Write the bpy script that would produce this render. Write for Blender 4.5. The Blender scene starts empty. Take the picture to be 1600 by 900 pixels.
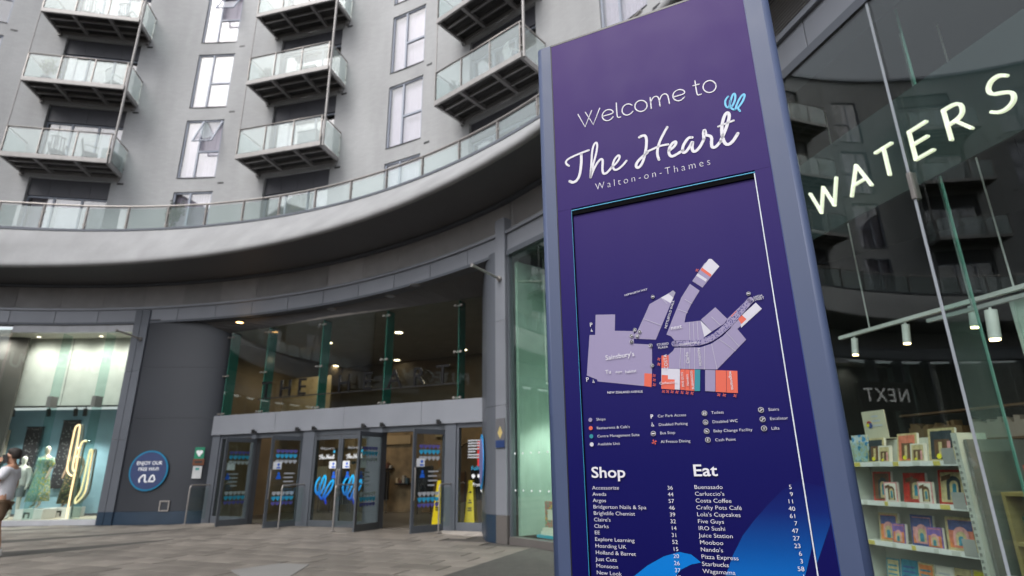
import bpy, bmesh, math, random
from mathutils import Vector, Matrix
random.seed(7)
sc = bpy.context.scene
COL = sc.collection
R_ = math.radians

# ------------------------------------------------------------------ camera
cam_d = bpy.data.cameras.new('camera'); cam = bpy.data.objects.new('camera', cam_d); COL.objects.link(cam)
cam_d.sensor_width = 36.0; cam_d.lens = 36.0 * 896 / 1600; cam_d.clip_start = 0.05; cam_d.clip_end = 900
PITCH, ROLL = R_(17.7), R_(0.75)
cam.matrix_world = Matrix.Translation((0, 0, 1.3)) @ Matrix.Rotation(R_(90) + PITCH, 4, 'X') @ Matrix.Rotation(-ROLL, 4, 'Z')
cam_d.dof.use_dof = True; cam_d.dof.focus_distance = 1.68; cam_d.dof.aperture_fstop = 3.5; cam_d.dof.aperture_blades = 9
sc.camera = cam
# ------------------------------------------------------------------ sky, sun, exposure (bright overcast)
SUN_EL, SUN_AZ = R_(52), R_(215)
w = bpy.data.worlds.new('World'); sc.world = w; w.use_nodes = True
nt = w.node_tree; nt.nodes.clear()
sky = nt.nodes.new('ShaderNodeTexSky'); sky.sky_type = 'NISHITA'; sky.sun_disc = False
sky.sun_elevation = SUN_EL; sky.sun_rotation = SUN_AZ; sky.air_density = 1.0; sky.dust_density = 4.0; sky.ozone_density = 1.0
hs = nt.nodes.new('ShaderNodeHueSaturation'); hs.inputs['Saturation'].default_value = 0.30
bg = nt.nodes.new('ShaderNodeBackground'); bg.inputs['Strength'].default_value = 0.15
wo = nt.nodes.new('ShaderNodeOutputWorld')
nt.links.new(sky.outputs[0], hs.inputs['Color']); nt.links.new(hs.outputs[0], bg.inputs[0]); nt.links.new(bg.outputs[0], wo.inputs[0])
sd = bpy.data.lights.new('sun', 'SUN'); sd.energy = 0.7; sd.angle = R_(25); sd.color = (1, .98, .95)
sun = bpy.data.objects.new('sun', sd); COL.objects.link(sun)
_dir = Vector((math.sin(SUN_AZ) * math.cos(SUN_EL), math.cos(SUN_AZ) * math.cos(SUN_EL), math.sin(SUN_EL)))
sun.rotation_euler = _dir.to_track_quat('Z', 'Y').to_euler()
sc.view_settings.view_transform = 'Standard'; sc.view_settings.look = 'None'
sc.view_settings.exposure = 0.88; sc.view_settings.gamma = 1.0
sc.render.engine = 'CYCLES'
cy = sc.cycles
cy.use_denoising = True; cy.max_bounces = 9; cy.transparent_max_bounces = 24; cy.glossy_bounces = 5; cy.transmission_bounces = 6
cy.caustics_reflective = False; cy.caustics_refractive = False; cy.sample_clamp_indirect = 4.0; cy.blur_glossy = 0.5
cy.use_adaptive_sampling = False

# ------------------------------------------------------------------ materials
MATS = {}
def mat(name, col, rough=.6, metal=0., var=.10, vscale=3., bump=0., bscale=40., spec=.5, emit=None, estr=0., objvar=0., coat=0.):
    if name in MATS: return MATS[name]
    m = bpy.data.materials.new(name); m.use_nodes = True; t = m.node_tree; p = t.nodes['Principled BSDF']
    p.inputs['Roughness'].default_value = rough; p.inputs['Metallic'].default_value = metal
    p.inputs['Specular IOR Level'].default_value = spec; p.inputs['Coat Weight'].default_value = coat
    tc = t.nodes.new('ShaderNodeTexCoord')
    no = t.nodes.new('ShaderNodeTexNoise'); no.inputs['Scale'].default_value = vscale; no.inputs['Detail'].default_value = 6
    t.links.new(tc.outputs['Object'], no.inputs['Vector'])
    rp = t.nodes.new('ShaderNodeMapRange'); rp.inputs[1].default_value = .25; rp.inputs[2].default_value = .75
    rp.inputs[3].default_value = 1 - var; rp.inputs[4].default_value = 1 + var
    t.links.new(no.outputs[0], rp.inputs[0])
    fac = rp.outputs[0]
    if objvar:
        oi = t.nodes.new('ShaderNodeObjectInfo'); r2 = t.nodes.new('ShaderNodeMapRange')
        r2.inputs[3].default_value = 1 - objvar; r2.inputs[4].default_value = 1 + objvar
        t.links.new(oi.outputs['Random'], r2.inputs[0])
        mm = t.nodes.new('ShaderNodeMath'); mm.operation = 'MULTIPLY'; t.links.new(fac, mm.inputs[0]); t.links.new(r2.outputs[0], mm.inputs[1]); fac = mm.outputs[0]
    mx = t.nodes.new('ShaderNodeVectorMath'); mx.operation = 'SCALE'; mx.inputs[0].default_value = col[:3]
    t.links.new(fac, mx.inputs['Scale']); t.links.new(mx.outputs[0], p.inputs['Base Color'])
    rr = t.nodes.new('ShaderNodeMapRange'); rr.inputs[3].default_value = max(0, rough - .07); rr.inputs[4].default_value = min(1, rough + .07)
    t.links.new(no.outputs[0], rr.inputs[0]); t.links.new(rr.outputs[0], p.inputs['Roughness'])
    if bump:
        n2 = t.nodes.new('ShaderNodeTexNoise'); n2.inputs['Scale'].default_value = bscale; n2.inputs['Detail'].default_value = 8
        t.links.new(tc.outputs['Object'], n2.inputs['Vector'])
        b = t.nodes.new('ShaderNodeBump'); b.inputs['Strength'].default_value = bump; b.inputs['Distance'].default_value = .02
        t.links.new(n2.outputs[0], b.inputs['Height']); t.links.new(b.outputs[0], p.inputs['Normal'])
    if emit: p.inputs['Emission Color'].default_value = (*emit, 1); p.inputs['Emission Strength'].default_value = estr
    MATS[name] = m; return m

def glass(name, tint=(.93, .97, .95), rough=0.0, ior=1.5, gloss=(1, 1, 1), extra=0.0, milk=None, milkf=0.):
    if name in MATS: return MATS[name]
    m = bpy.data.materials.new(name); m.use_nodes = True; t = m.node_tree; t.nodes.clear()
    o = t.nodes.new('ShaderNodeOutputMaterial'); mx = t.nodes.new('ShaderNodeMixShader')
    tr = t.nodes.new('ShaderNodeBsdfTransparent'); tr.inputs[0].default_value = (*tint, 1)
    gl = t.nodes.new('ShaderNodeBsdfGlossy'); gl.inputs[0].default_value = (*gloss, 1); gl.inputs['Roughness'].default_value = rough
    fr = t.nodes.new('ShaderNodeFresnel'); ge = t.nodes.new('ShaderNodeNewGeometry'); mi = t.nodes.new('ShaderNodeMapRange')   # thin sheet: same reflectance on both faces
    mi.inputs[3].default_value = ior; mi.inputs[4].default_value = 1 / ior; t.links.new(ge.outputs['Backfacing'], mi.inputs[0]); t.links.new(mi.outputs[0], fr.inputs[0])
    f = fr.outputs[0]
    if extra:
        ad = t.nodes.new('ShaderNodeMath'); ad.operation = 'ADD'; ad.use_clamp = True; ad.inputs[1].default_value = extra
        t.links.new(f, ad.inputs[0]); f = ad.outputs[0]
    body = tr.outputs[0]
    if milk:      # faintly opal laminate
        df = t.nodes.new('ShaderNodeBsdfDiffuse'); df.inputs[0].default_value = (*milk, 1); tl = t.nodes.new('ShaderNodeBsdfTranslucent'); tl.inputs[0].default_value = (*milk, 1)
        m1 = t.nodes.new('ShaderNodeMixShader'); m1.inputs[0].default_value = .35; t.links.new(df.outputs[0], m1.inputs[1]); t.links.new(tl.outputs[0], m1.inputs[2])
        m2 = t.nodes.new('ShaderNodeMixShader'); m2.inputs[0].default_value = milkf; t.links.new(tr.outputs[0], m2.inputs[1]); t.links.new(m1.outputs[0], m2.inputs[2]); body = m2.outputs[0]
    t.links.new(f, mx.inputs[0]); t.links.new(body, mx.inputs[1]); t.links.new(gl.outputs[0], mx.inputs[2]); t.links.new(mx.outputs[0], o.inputs[0])
    MATS[name] = m; return m

def emis(name, col, s):
    if name in MATS: return MATS[name]
    return mat(name, (.8, .8, .8), .5, emit=col, estr=s)

def spots(name, base, cols, scale=18., rough=.8, thr=.32):
    """cloth / card with scattered coloured blotches (printed flowers, cover art)"""
    if name in MATS: return MATS[name]
    m = mat(name, base, rough); t = m.node_tree; p = t.nodes['Principled BSDF']
    tc = t.nodes.new('ShaderNodeTexCoord'); last = None
    for i, c in enumerate(cols):
        v = t.nodes.new('ShaderNodeTexVoronoi'); v.inputs['Scale'].default_value = scale * (1 + .37 * i); v.inputs['Randomness'].default_value = 1
        mp = t.nodes.new('ShaderNodeMapping'); mp.inputs['Location'].default_value = (i * 3.1, i * 1.7, i * 2.3)
        t.links.new(tc.outputs['Object'], mp.inputs[0]); t.links.new(mp.outputs[0], v.inputs['Vector'])
        lt = t.nodes.new('ShaderNodeMath'); lt.operation = 'LESS_THAN'; lt.inputs[1].default_value = thr; t.links.new(v.outputs['Distance'], lt.inputs[0])
        mx = t.nodes.new('ShaderNodeMix'); mx.data_type = 'RGBA'; t.links.new(lt.outputs[0], mx.inputs[0])
        if last is None: mx.inputs[6].default_value = (*base, 1)
        else: t.links.new(last, mx.inputs[6])
        mx.inputs[7].default_value = (*c, 1); last = mx.outputs[2]
    t.links.new(last, p.inputs['Base Color'])
    return m

# ------------------------------------------------------------------ mesh helpers
class MB:
    def __init__(s): s.v = []; s.f = []; s.sm = []
    def add(s, vs, fs, smooth=False):
        o = len(s.v); s.v += [tuple(x) for x in vs]; s.f += [tuple(i + o for i in f) for f in fs]; s.sm += [smooth] * len(fs); return s
    def box(s, x0, x1, y0, y1, z0, z1, b=0.0):
        if x0 > x1: x0, x1 = x1, x0
        if y0 > y1: y0, y1 = y1, y0
        if z0 > z1: z0, z1 = z1, z0
        if b <= 0:
            return s.add([(x0, y0, z0), (x1, y0, z0), (x1, y1, z0), (x0, y1, z0), (x0, y0, z1), (x1, y0, z1), (x1, y1, z1), (x0, y1, z1)],
                         [(0, 3, 2, 1), (4, 5, 6, 7), (0, 1, 5, 4), (1, 2, 6, 5), (2, 3, 7, 6), (3, 0, 4, 7)])
        bm = bmesh.new(); bmesh.ops.create_cube(bm, size=1)
        for v in bm.verts: v.co = Vector(((x0 + x1) / 2 + v.co.x * (x1 - x0), (y0 + y1) / 2 + v.co.y * (y1 - y0), (z0 + z1) / 2 + v.co.z * (z1 - z0)))
        b = min(b, (x1 - x0) * .45, (y1 - y0) * .45, (z1 - z0) * .45)
        bmesh.ops.bevel(bm, geom=list(bm.edges), offset=b, segments=2, affect='EDGES', profile=.6)
        s.bm(bm); return s
    def bm(s, bm, M=None, smooth=False):
        bm.verts.index_update()
        s.add([(M @ v.co if M else v.co) for v in bm.verts], [[v.index for v in f.verts] for f in bm.faces], smooth); bm.free(); return s
    def prism(s, poly, y0, y1):
        """polygon in x,z extruded along y"""
        n = len(poly); a = sum(poly[i][0] * poly[(i + 1) % n][1] - poly[(i + 1) % n][0] * poly[i][1] for i in range(n))
        if a < 0: poly = poly[::-1]
        vs = [(x, y0, z) for x, z in poly] + [(x, y1, z) for x, z in poly]
        fs = [tuple(range(n)), tuple(range(2 * n - 1, n - 1, -1))] + [(i, n + i, n + (i + 1) % n, (i + 1) % n) for i in range(n)]
        return s.add(vs, fs)
    def slab(s, poly, z0, z1):
        n = len(poly); a = sum(poly[i][0] * poly[(i + 1) % n][1] - poly[(i + 1) % n][0] * poly[i][1] for i in range(n))
        if a < 0: poly = poly[::-1]
        vs = [(x, y, z0) for x, y in poly] + [(x, y, z1) for x, y in poly]
        return s.add(vs, [tuple(range(n - 1, -1, -1)), tuple(range(n, 2 * n))] + [(i, (i + 1) % n, n + (i + 1) % n, n + i) for i in range(n)])
    def tube(s, pts, r, n=8, cap=True, smooth=True):
        pts = [Vector(p) for p in pts]; rs = r if isinstance(r, (list, tuple)) else [r] * len(pts); vs = []; fs = []
        up = None
        for i, p in enumerate(pts):
            t = (pts[min(i + 1, len(pts) - 1)] - pts[max(i - 1, 0)]).normalized()
            if up is None: up = Vector((0, 0, 1)) if abs(t.z) < .9 else Vector((1, 0, 0))
            a = t.cross(up).normalized(); b = a.cross(t).normalized(); up = b
            for k in range(n):
                an = 2 * math.pi * k / n; vs.append(p + (a * math.cos(an) + b * math.sin(an)) * rs[i])
        for i in range(len(pts) - 1):
            for k in range(n): fs.append((i * n + k, i * n + (k + 1) % n, (i + 1) * n + (k + 1) % n, (i + 1) * n + k))
        s.add(vs, fs, smooth)
        if cap: s.add(vs[:n], [tuple(range(n - 1, -1, -1))]); s.add(vs[-n:], [tuple(range(n))])
        return s
    def loft(s, secs, n=16, smooth=True):
        """stack of ellipses (z, cx, cy, rx, ry)"""
        vs = []; fs = []
        for z, cx, cyy, rx, ry in secs:
            for k in range(n):
                a = 2 * math.pi * k / n; vs.append((cx + rx * math.cos(a), cyy + ry * math.sin(a), z))
        for i in range(len(secs) - 1):
            for k in range(n): fs.append((i * n + k, i * n + (k + 1) % n, (i + 1) * n + (k + 1) % n, (i + 1) * n + k))
        fs += [tuple(range(n - 1, -1, -1)), tuple(range((len(secs) - 1) * n, len(secs) * n))]
        return s.add(vs, fs, smooth)
    def disc(s, cx, cz, r, y0, y1, n=24, rz=None):
        rz = rz or r
        return s.prism([(cx + r * math.cos(2 * math.pi * k / n), cz + rz * math.sin(2 * math.pi * k / n)) for k in range(n)], y0, y1)
    def stroke(s, pts, wd, y0, y1, smooth_it=2):
        """pen stroke of constant half width wd in the x,z plane, extruded y0..y1"""
        P = [Vector(p) for p in pts]
        if len(P) > 2:
            for _ in range(smooth_it):
                Q = [P[0]]
                for i in range(len(P) - 1): Q += [P[i] * .75 + P[i + 1] * .25, P[i] * .25 + P[i + 1] * .75]
                Q.append(P[-1]); P = Q
        n = len(P); Lf = []; Rt = []
        for i in range(n):
            t = P[min(i + 1, n - 1)] - P[max(i - 1, 0)]
            if t.length < 1e-9: t = Vector((1, 0))
            t.normalize(); nn = Vector((-t.y, t.x)) * wd; Lf.append(P[i] + nn); Rt.append(P[i] - nn)
        vs = []
        for y in (y0, y1): vs += [(p.x, y, p.y) for p in Lf] + [(p.x, y, p.y) for p in Rt]
        fs = []
        for i in range(n - 1):
            fs += [(i, n + i, n + i + 1, i + 1), (2 * n + i, 2 * n + i + 1, 3 * n + i + 1, 3 * n + i), (i, i + 1, 2 * n + i + 1, 2 * n + i), (n + i, 3 * n + i, 3 * n + i + 1, n + i + 1)]
        fs += [(0, 2 * n, 3 * n, n), (n - 1, 2 * n - 1, 4 * n - 1, 3 * n - 1)]
        s.add(vs, fs)
        for e in (P[0], P[-1]): s.disc(e.x, e.y, wd * .99, y0, y1, 12)
        return s
    def ring(s, p0, p1, r0, r1, z0, z1, n=None):
        """curved box between angles p0..p1 (deg) and radii r0..r1"""
        n = n or max(1, int(abs(p1 - p0) / 1.3)); vs = []; fs = []
        for i in range(n + 1):
            a = R_(p0 + (p1 - p0) * i / n); c, si = math.cos(a), math.sin(a)
            vs += [(r0 * c, r0 * si, z0), (r1 * c, r1 * si, z0), (r1 * c, r1 * si, z1), (r0 * c, r0 * si, z1)]
        for i in range(n):
            o = 4 * i
            for k in range(4): fs.append((o + k, o + (k + 1) % 4, o + 4 + (k + 1) % 4, o + 4 + k))
        fs += [(0, 3, 2, 1), (4 * n, 4 * n + 1, 4 * n + 2, 4 * n + 3)]
        return s.add(vs, fs)
    def mesh(s, name):
        me = bpy.data.meshes.new(name); me.from_pydata(s.v, [], s.f)
        me.polygons.foreach_set('use_smooth', s.sm); me.update(); return me
    def build(s, name, m, parent=None, M=None, fix=True):
        me = s.mesh(name)
        if fix:
            b = bmesh.new(); b.from_mesh(me); bmesh.ops.recalc_face_normals(b, faces=b.faces); b.to_mesh(me); b.free()
        me.materials.append(m); o = bpy.data.objects.new(name, me); COL.objects.link(o)
        if parent: o.parent = parent
        if M is not None: o.matrix_local = M
        return o

def tag(o, label=None, cat=None, group=None, kind=None):
    if label: o['label'] = label
    if cat: o['category'] = cat
    if group: o['group'] = group
    if kind: o['kind'] = kind
    return o
def thing(name, label, cat, M=None, group=None, loc=None):
    o = bpy.data.objects.new(name, None); o.empty_display_size = .2; COL.objects.link(o)
    if M is not None: o.matrix_world = M
    if loc: o.location = loc
    return tag(o, label, cat, group)
def inst(name, me, parent=None, M=None):
    o = bpy.data.objects.new(name, me); COL.objects.link(o)
    if parent: o.parent = parent
    if M is not None: o.matrix_local = M
    return o
def copy_tree(o, parent=None, M=None):
    c = o.copy(); COL.objects.link(c); c.parent = parent
    if M is not None: c.matrix_local = M
    for ch in o.children: copy_tree(ch, c)
    return c
def frame(origin, X):
    """local axes: x to the right as seen from the plaza, y into the building, z up"""
    X = Vector((X[0], X[1], 0)).normalized(); Y = Vector((-X.y, X.x, 0)); m = Matrix.Identity(4)
    m.col[0][:3] = X; m.col[1][:3] = Y; m.col[3][:3] = origin; return m

_tcache = {}
def text_mesh(body, size, align='LEFT', space=1.0, offset=0.0, ext=.0004):
    """lettering as a mesh in the x,z plane, front towards -y"""
    key = (body, size, align, space, offset, ext)
    if key in _tcache: return _tcache[key]
    c = bpy.data.curves.new('lettering', 'FONT'); c.body = body; c.size = size; c.align_x = align; c.space_character = space; c.offset = offset; c.extrude = ext
    c.resolution_u = 3
    o = bpy.data.objects.new('lettering', c); COL.objects.link(o)
    bpy.context.view_layer.update()
    me = bpy.data.meshes.new_from_object(o.evaluated_get(bpy.context.evaluated_depsgraph_get()))
    me.transform(Matrix.Rotation(R_(90), 4, 'X')); me.name = 'lettering'
    bpy.data.objects.remove(o); bpy.data.curves.remove(c)
    me.materials.clear(); _tcache[key] = me; return me
def text(name, body, m, parent, x, y, z, size, align='LEFT', rot=0., flip=False, wide=1.0, **k):
    me = text_mesh(body, size, align, **k).copy(); me.materials.append(m)
    if wide != 1.0: me.transform(Matrix.Scale(wide, 4, (1, 0, 0)))
    M = Matrix.Translation((x, y, z)) @ Matrix.Rotation(R_(-rot), 4, 'Y')
    if flip: M = Matrix.Translation((x, y, z)) @ Matrix.Rotation(R_(180), 4, 'Z')
    o = inst(name, me, parent, M); o.name = name; return o
def skin(verts, edges, radii, root=0, sub=2):
    """tapered continuous body grown round a skeleton"""
    me = bpy.data.meshes.new('body'); me.from_pydata(verts, edges, []); o = bpy.data.objects.new('body', me); COL.objects.link(o)
    md = o.modifiers.new('skin', 'SKIN'); md.use_smooth_shade = True
    for i, r in enumerate(radii):
        v = me.skin_vertices[0].data[i]; v.radius = (r, r) if not isinstance(r, tuple) else r; v.use_root = (i == root)
    s2 = o.modifiers.new('sub', 'SUBSURF'); s2.levels = sub; s2.render_levels = sub
    bpy.context.view_layer.update()
    r = bpy.data.meshes.new_from_object(o.evaluated_get(bpy.context.evaluated_depsgraph_get()))
    bpy.data.objects.remove(o); bpy.data.meshes.remove(me)
    for p in r.polygons: p.use_smooth = True
    return r
def meshobj(name, me, m, parent=None, M=None):
    me.materials.clear(); me.materials.append(m); o = inst(name, me, parent, M); return o

# ------------------------------------------------------------------ palette
M_wall = mat('render_grey_brick', (.40, .405, .42), .85)
def brickify(m):
    t = m.node_tree; p = t.nodes['Principled BSDF']; uv = t.nodes.new('ShaderNodeUVMap'); uv.uv_map = 'arc'
    br = t.nodes.new('ShaderNodeTexBrick'); br.inputs['Scale'].default_value = 1; br.inputs['Brick Width'].default_value = .225; br.inputs['Row Height'].default_value = .075
    br.inputs['Mortar Size'].default_value = .006; br.inputs['Color1'].default_value = (.365, .37, .38, 1); br.inputs['Color2'].default_value = (.39, .395, .405, 1); br.inputs['Mortar'].default_value = (.345, .35, .355, 1)
    t.links.new(uv.outputs[0], br.inputs['Vector'])
    no = t.nodes.new('ShaderNodeTexNoise'); no.inputs['Scale'].default_value = .55; no.inputs['Detail'].default_value = 7
    mp = t.nodes.new('ShaderNodeMapping'); mp.inputs['Scale'].default_value = (1, .35, 1); t.links.new(uv.outputs[0], mp.inputs[0]); t.links.new(mp.outputs[0], no.inputs['Vector'])
    r = t.nodes.new('ShaderNodeMapRange'); r.inputs[1].default_value = .3; r.inputs[2].default_value = .7; r.inputs[3].default_value = .88; r.inputs[4].default_value = 1.08; t.links.new(no.outputs[0], r.inputs[0])
    v = t.nodes.new('ShaderNodeVectorMath'); v.operation = 'SCALE'; t.links.new(br.outputs[0], v.inputs[0])
    ns = t.nodes.new('ShaderNodeTexNoise'); ns.inputs['Scale'].default_value = 1.0; ns.inputs['Detail'].default_value = 5; m3 = t.nodes.new('ShaderNodeMapping'); m3.inputs['Scale'].default_value = (1.1, .22, 1); t.links.new(uv.outputs[0], m3.inputs[0]); t.links.new(m3.outputs[0], ns.inputs['Vector'])
    r3 = t.nodes.new('ShaderNodeMapRange'); r3.inputs[1].default_value = .35; r3.inputs[2].default_value = .62; r3.inputs[3].default_value = .91; r3.inputs[4].default_value = 1.02; t.links.new(ns.outputs[0], r3.inputs[0])
    mu = t.nodes.new('ShaderNodeMath'); mu.operation = 'MULTIPLY'; t.links.new(r.outputs[0], mu.inputs[0]); t.links.new(r3.outputs[0], mu.inputs[1]); t.links.new(mu.outputs[0], v.inputs['Scale']); t.links.new(v.outputs[0], p.inputs['Base Color'])
    b = t.nodes.new('ShaderNodeBump'); b.inputs['Strength'].default_value = .2; b.inputs['Distance'].default_value = .004; t.links.new(br.outputs['Fac'], b.inputs['Height']); b.invert = True; t.links.new(b.outputs[0], p.inputs['Normal'])
brickify(M_wall)
M_fascia = mat('cast_concrete', (.262, .266, .274), .8, var=.10, vscale=1.2, bump=.2, bscale=8)
def streak(m, sx=3., sz=.25, lo=.78):
    """rain streaks and blotches running down a weathered face"""
    t = m.node_tree; p = t.nodes['Principled BSDF']; src = p.inputs['Base Color'].links[0].from_socket
    tc = t.nodes.new('ShaderNodeTexCoord'); mp = t.nodes.new('ShaderNodeMapping'); mp.inputs['Scale'].default_value = (sx, sx, sz); no = t.nodes.new('ShaderNodeTexNoise'); no.inputs['Scale'].default_value = 1; no.inputs['Detail'].default_value = 7
    t.links.new(tc.outputs['Object'], mp.inputs[0]); t.links.new(mp.outputs[0], no.inputs['Vector']); r = t.nodes.new('ShaderNodeMapRange'); r.inputs[1].default_value = .32; r.inputs[2].default_value = .65; r.inputs[3].default_value = lo; r.inputs[4].default_value = 1.05
    t.links.new(no.outputs[0], r.inputs[0]); v = t.nodes.new('ShaderNodeVectorMath'); v.operation = 'SCALE'; t.links.new(src, v.inputs[0]); t.links.new(r.outputs[0], v.inputs['Scale']); t.links.new(v.outputs[0], p.inputs['Base Color'])
streak(M_fascia, 1.6, .5, .90)
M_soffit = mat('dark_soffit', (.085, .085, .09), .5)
M_lintel = mat('grey_metal_panel', (.25, .265, .30), .42, metal=.35, var=.06, vscale=1.5, objvar=.06)
M_metal = mat('mid_grey_metal', (.115, .127, .15), .42, metal=.3, var=.06, vscale=1.)
M_dark = mat('dark_grey_panel', (.030, .034, .043), .45, metal=.2, var=.08, vscale=.8)
M_plinth = mat('slate_blue_plinth', (.018, .035, .06), .35)
M_louvre = mat('louvre_metal', (.42, .41, .415), .5, metal=.1, objvar=.2)
M_steel = mat('brushed_steel', (.33, .31, .295), .42, metal=.8, var=.06, vscale=12)
M_beam = mat('galvanised_beam', (.29, .28, .275), .5, metal=.3, var=.15, vscale=5)
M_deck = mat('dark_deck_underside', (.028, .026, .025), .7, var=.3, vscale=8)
M_frame = mat('window_frame_grey', (.29, .32, .39), .45, var=.04)
M_black = mat('black_metal', (.012, .012, .013), .4)
M_header = mat('charcoal_header_panel', (.065, .066, .08), .5)
M_curtain = mat('white_curtain', (.50, .475, .53), .9, var=.06, vscale=14)
M_blind = mat('straw_blind', (.20, .19, .12), .8)
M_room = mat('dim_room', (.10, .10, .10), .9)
M_white = mat('white_paint', (.75, .75, .74), .5)
G_win = glass('window_glass', (.92, .92, .94), ior=1.6, extra=.06)
G_bal = glass('balustrade_glass', (.90, .95, .94), ior=1.5, extra=.02, milk=(.66, .75, .75), milkf=.16)
G_shop = glass('shop_glass', (.90, .95, .93), ior=1.5)
G_book = glass('bookshop_glass', (.88, .93, .91), ior=1.5)
G_green = glass('green_corner_glass', (.86, .94, .90), ior=1.5, extra=.05)
G_fin = glass('glass_fin_green', (.80, .90, .88), ior=1.5)
M_finedge = mat('fin_edge_green', (.03, .16, .125), .15)

# ------------------------------------------------------------------ sign artwork, in metres on the sign face (x along the face, z up)
HEART = [(0.0035, [[0.1142, 2.3527], [0.104, 2.3629], [0.1026, 2.3728], [0.112, 2.3817], [0.1336, 2.3873], [0.1586, 2.3919], [0.1921, 2.396]]), (0.0048, [[0.1626, 2.3871], [0.1623, 2.3608], [0.1584, 2.3318], [0.1524, 2.3037], [0.1411, 2.2862], [0.1268, 2.2812], [0.1142, 2.2902]]), (0.0036, [[0.1919, 2.2882], [0.1981, 2.3364], [0.2027, 2.3799], [0.2082, 2.4048], [0.2167, 2.4194], [0.2235, 2.4175], [0.2247, 2.4039], [0.2186, 2.3756], [0.2082, 2.3449], [0.1964, 2.3073], [0.1918, 2.2864]]), (0.004, [[0.1929, 2.2862], [0.2027, 2.3094], [0.2179, 2.3349], [0.2324, 2.3496], [0.2406, 2.3455], [0.2396, 2.3292], [0.2366, 2.308], [0.2387, 2.2893], [0.2486, 2.2868], [0.2627, 2.2977], [0.2699, 2.3067]]), (0.0037, [[0.2699, 2.3067], [0.2872, 2.3167], [0.2998, 2.3316], [0.3023, 2.3437], [0.2959, 2.3472], [0.2835, 2.3359], [0.2758, 2.3197], [0.2746, 2.3019], [0.2821, 2.2909], [0.2988, 2.2956], [0.3127, 2.3064], [0.324, 2.3179]]), (0.0046, [[0.3758, 2.3964], [0.388, 2.4002], [0.3972, 2.3957], [0.3992, 2.3805], [0.3965, 2.3559], [0.3901, 2.3289], [0.3815, 2.3026], [0.3705, 2.2842], [0.3591, 2.2801], [0.3541, 2.2902], [0.361, 2.3045], [0.378, 2.3178], [0.3981, 2.3303]]), (0.0036, [[0.3951, 2.334], [0.4188, 2.3385], [0.4385, 2.3441], [0.4688, 2.3421]]), (0.0042, [[0.4719, 2.4075], [0.4578, 2.3872], [0.4419, 2.3607], [0.4318, 2.3328], [0.4299, 2.3114], [0.4339, 2.2929]]), (0.0045, [[0.4685, 2.3183], [0.4862, 2.3264], [0.4956, 2.3389], [0.4938, 2.3469], [0.4821, 2.3428], [0.4704, 2.3264], [0.4675, 2.3077], [0.4736, 2.2931], [0.4888, 2.2955], [0.5063, 2.3036], [0.5139, 2.3058]]), (0.0048, [[0.5474, 2.3458], [0.5367, 2.3489], [0.5222, 2.3336], [0.5129, 2.3146], [0.5131, 2.2974], [0.5222, 2.2971], [0.5388, 2.316], [0.5492, 2.3346], [0.5437, 2.3104], [0.544, 2.2954], [0.5525, 2.2909], [0.5683, 2.3035], [0.5837, 2.329]]), (0.0048, [[0.5837, 2.329], [0.5847, 2.3544], [0.5894, 2.3638], [0.5912, 2.3547], [0.5905, 2.342], [0.6042, 2.3359], [0.6084, 2.3262], [0.6044, 2.3061], [0.6055, 2.2911], [0.6167, 2.2901], [0.6326, 2.3066]]), (0.005, [[0.6326, 2.3066], [0.6505, 2.3394], [0.6651, 2.3733], [0.6709, 2.3929], [0.6673, 2.4061], [0.6579, 2.4013], [0.6481, 2.3785], [0.6413, 2.3506], [0.6402, 2.317], [0.6452, 2.2946], [0.6547, 2.2878], [0.6695, 2.2961], [0.6873, 2.3202]]), (0.0034, [[0.6328, 2.3625], [0.6537, 2.3661], [0.6804, 2.3707]])]
BUTTERFLY = [(0.0032, [[0.6752, 2.4632], [0.6661, 2.4552], [0.6626, 2.441], [0.6645, 2.4273], [0.6725, 2.4204]]), (0.0034, [[0.6725, 2.4204], [0.6782, 2.4382], [0.687, 2.4615], [0.6937, 2.4702], [0.6976, 2.4623], [0.6949, 2.4458], [0.6878, 2.4307], [0.6815, 2.4219]]), (0.0034, [[0.6792, 2.4466], [0.6761, 2.4301], [0.6804, 2.4136], [0.6903, 2.4083]]), (0.0034, [[0.6903, 2.4083], [0.6979, 2.4275], [0.711, 2.4492], [0.7226, 2.4584], [0.7251, 2.4511], [0.7178, 2.434], [0.7054, 2.4186], [0.6977, 2.4124], [0.7036, 2.3985]])]
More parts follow.
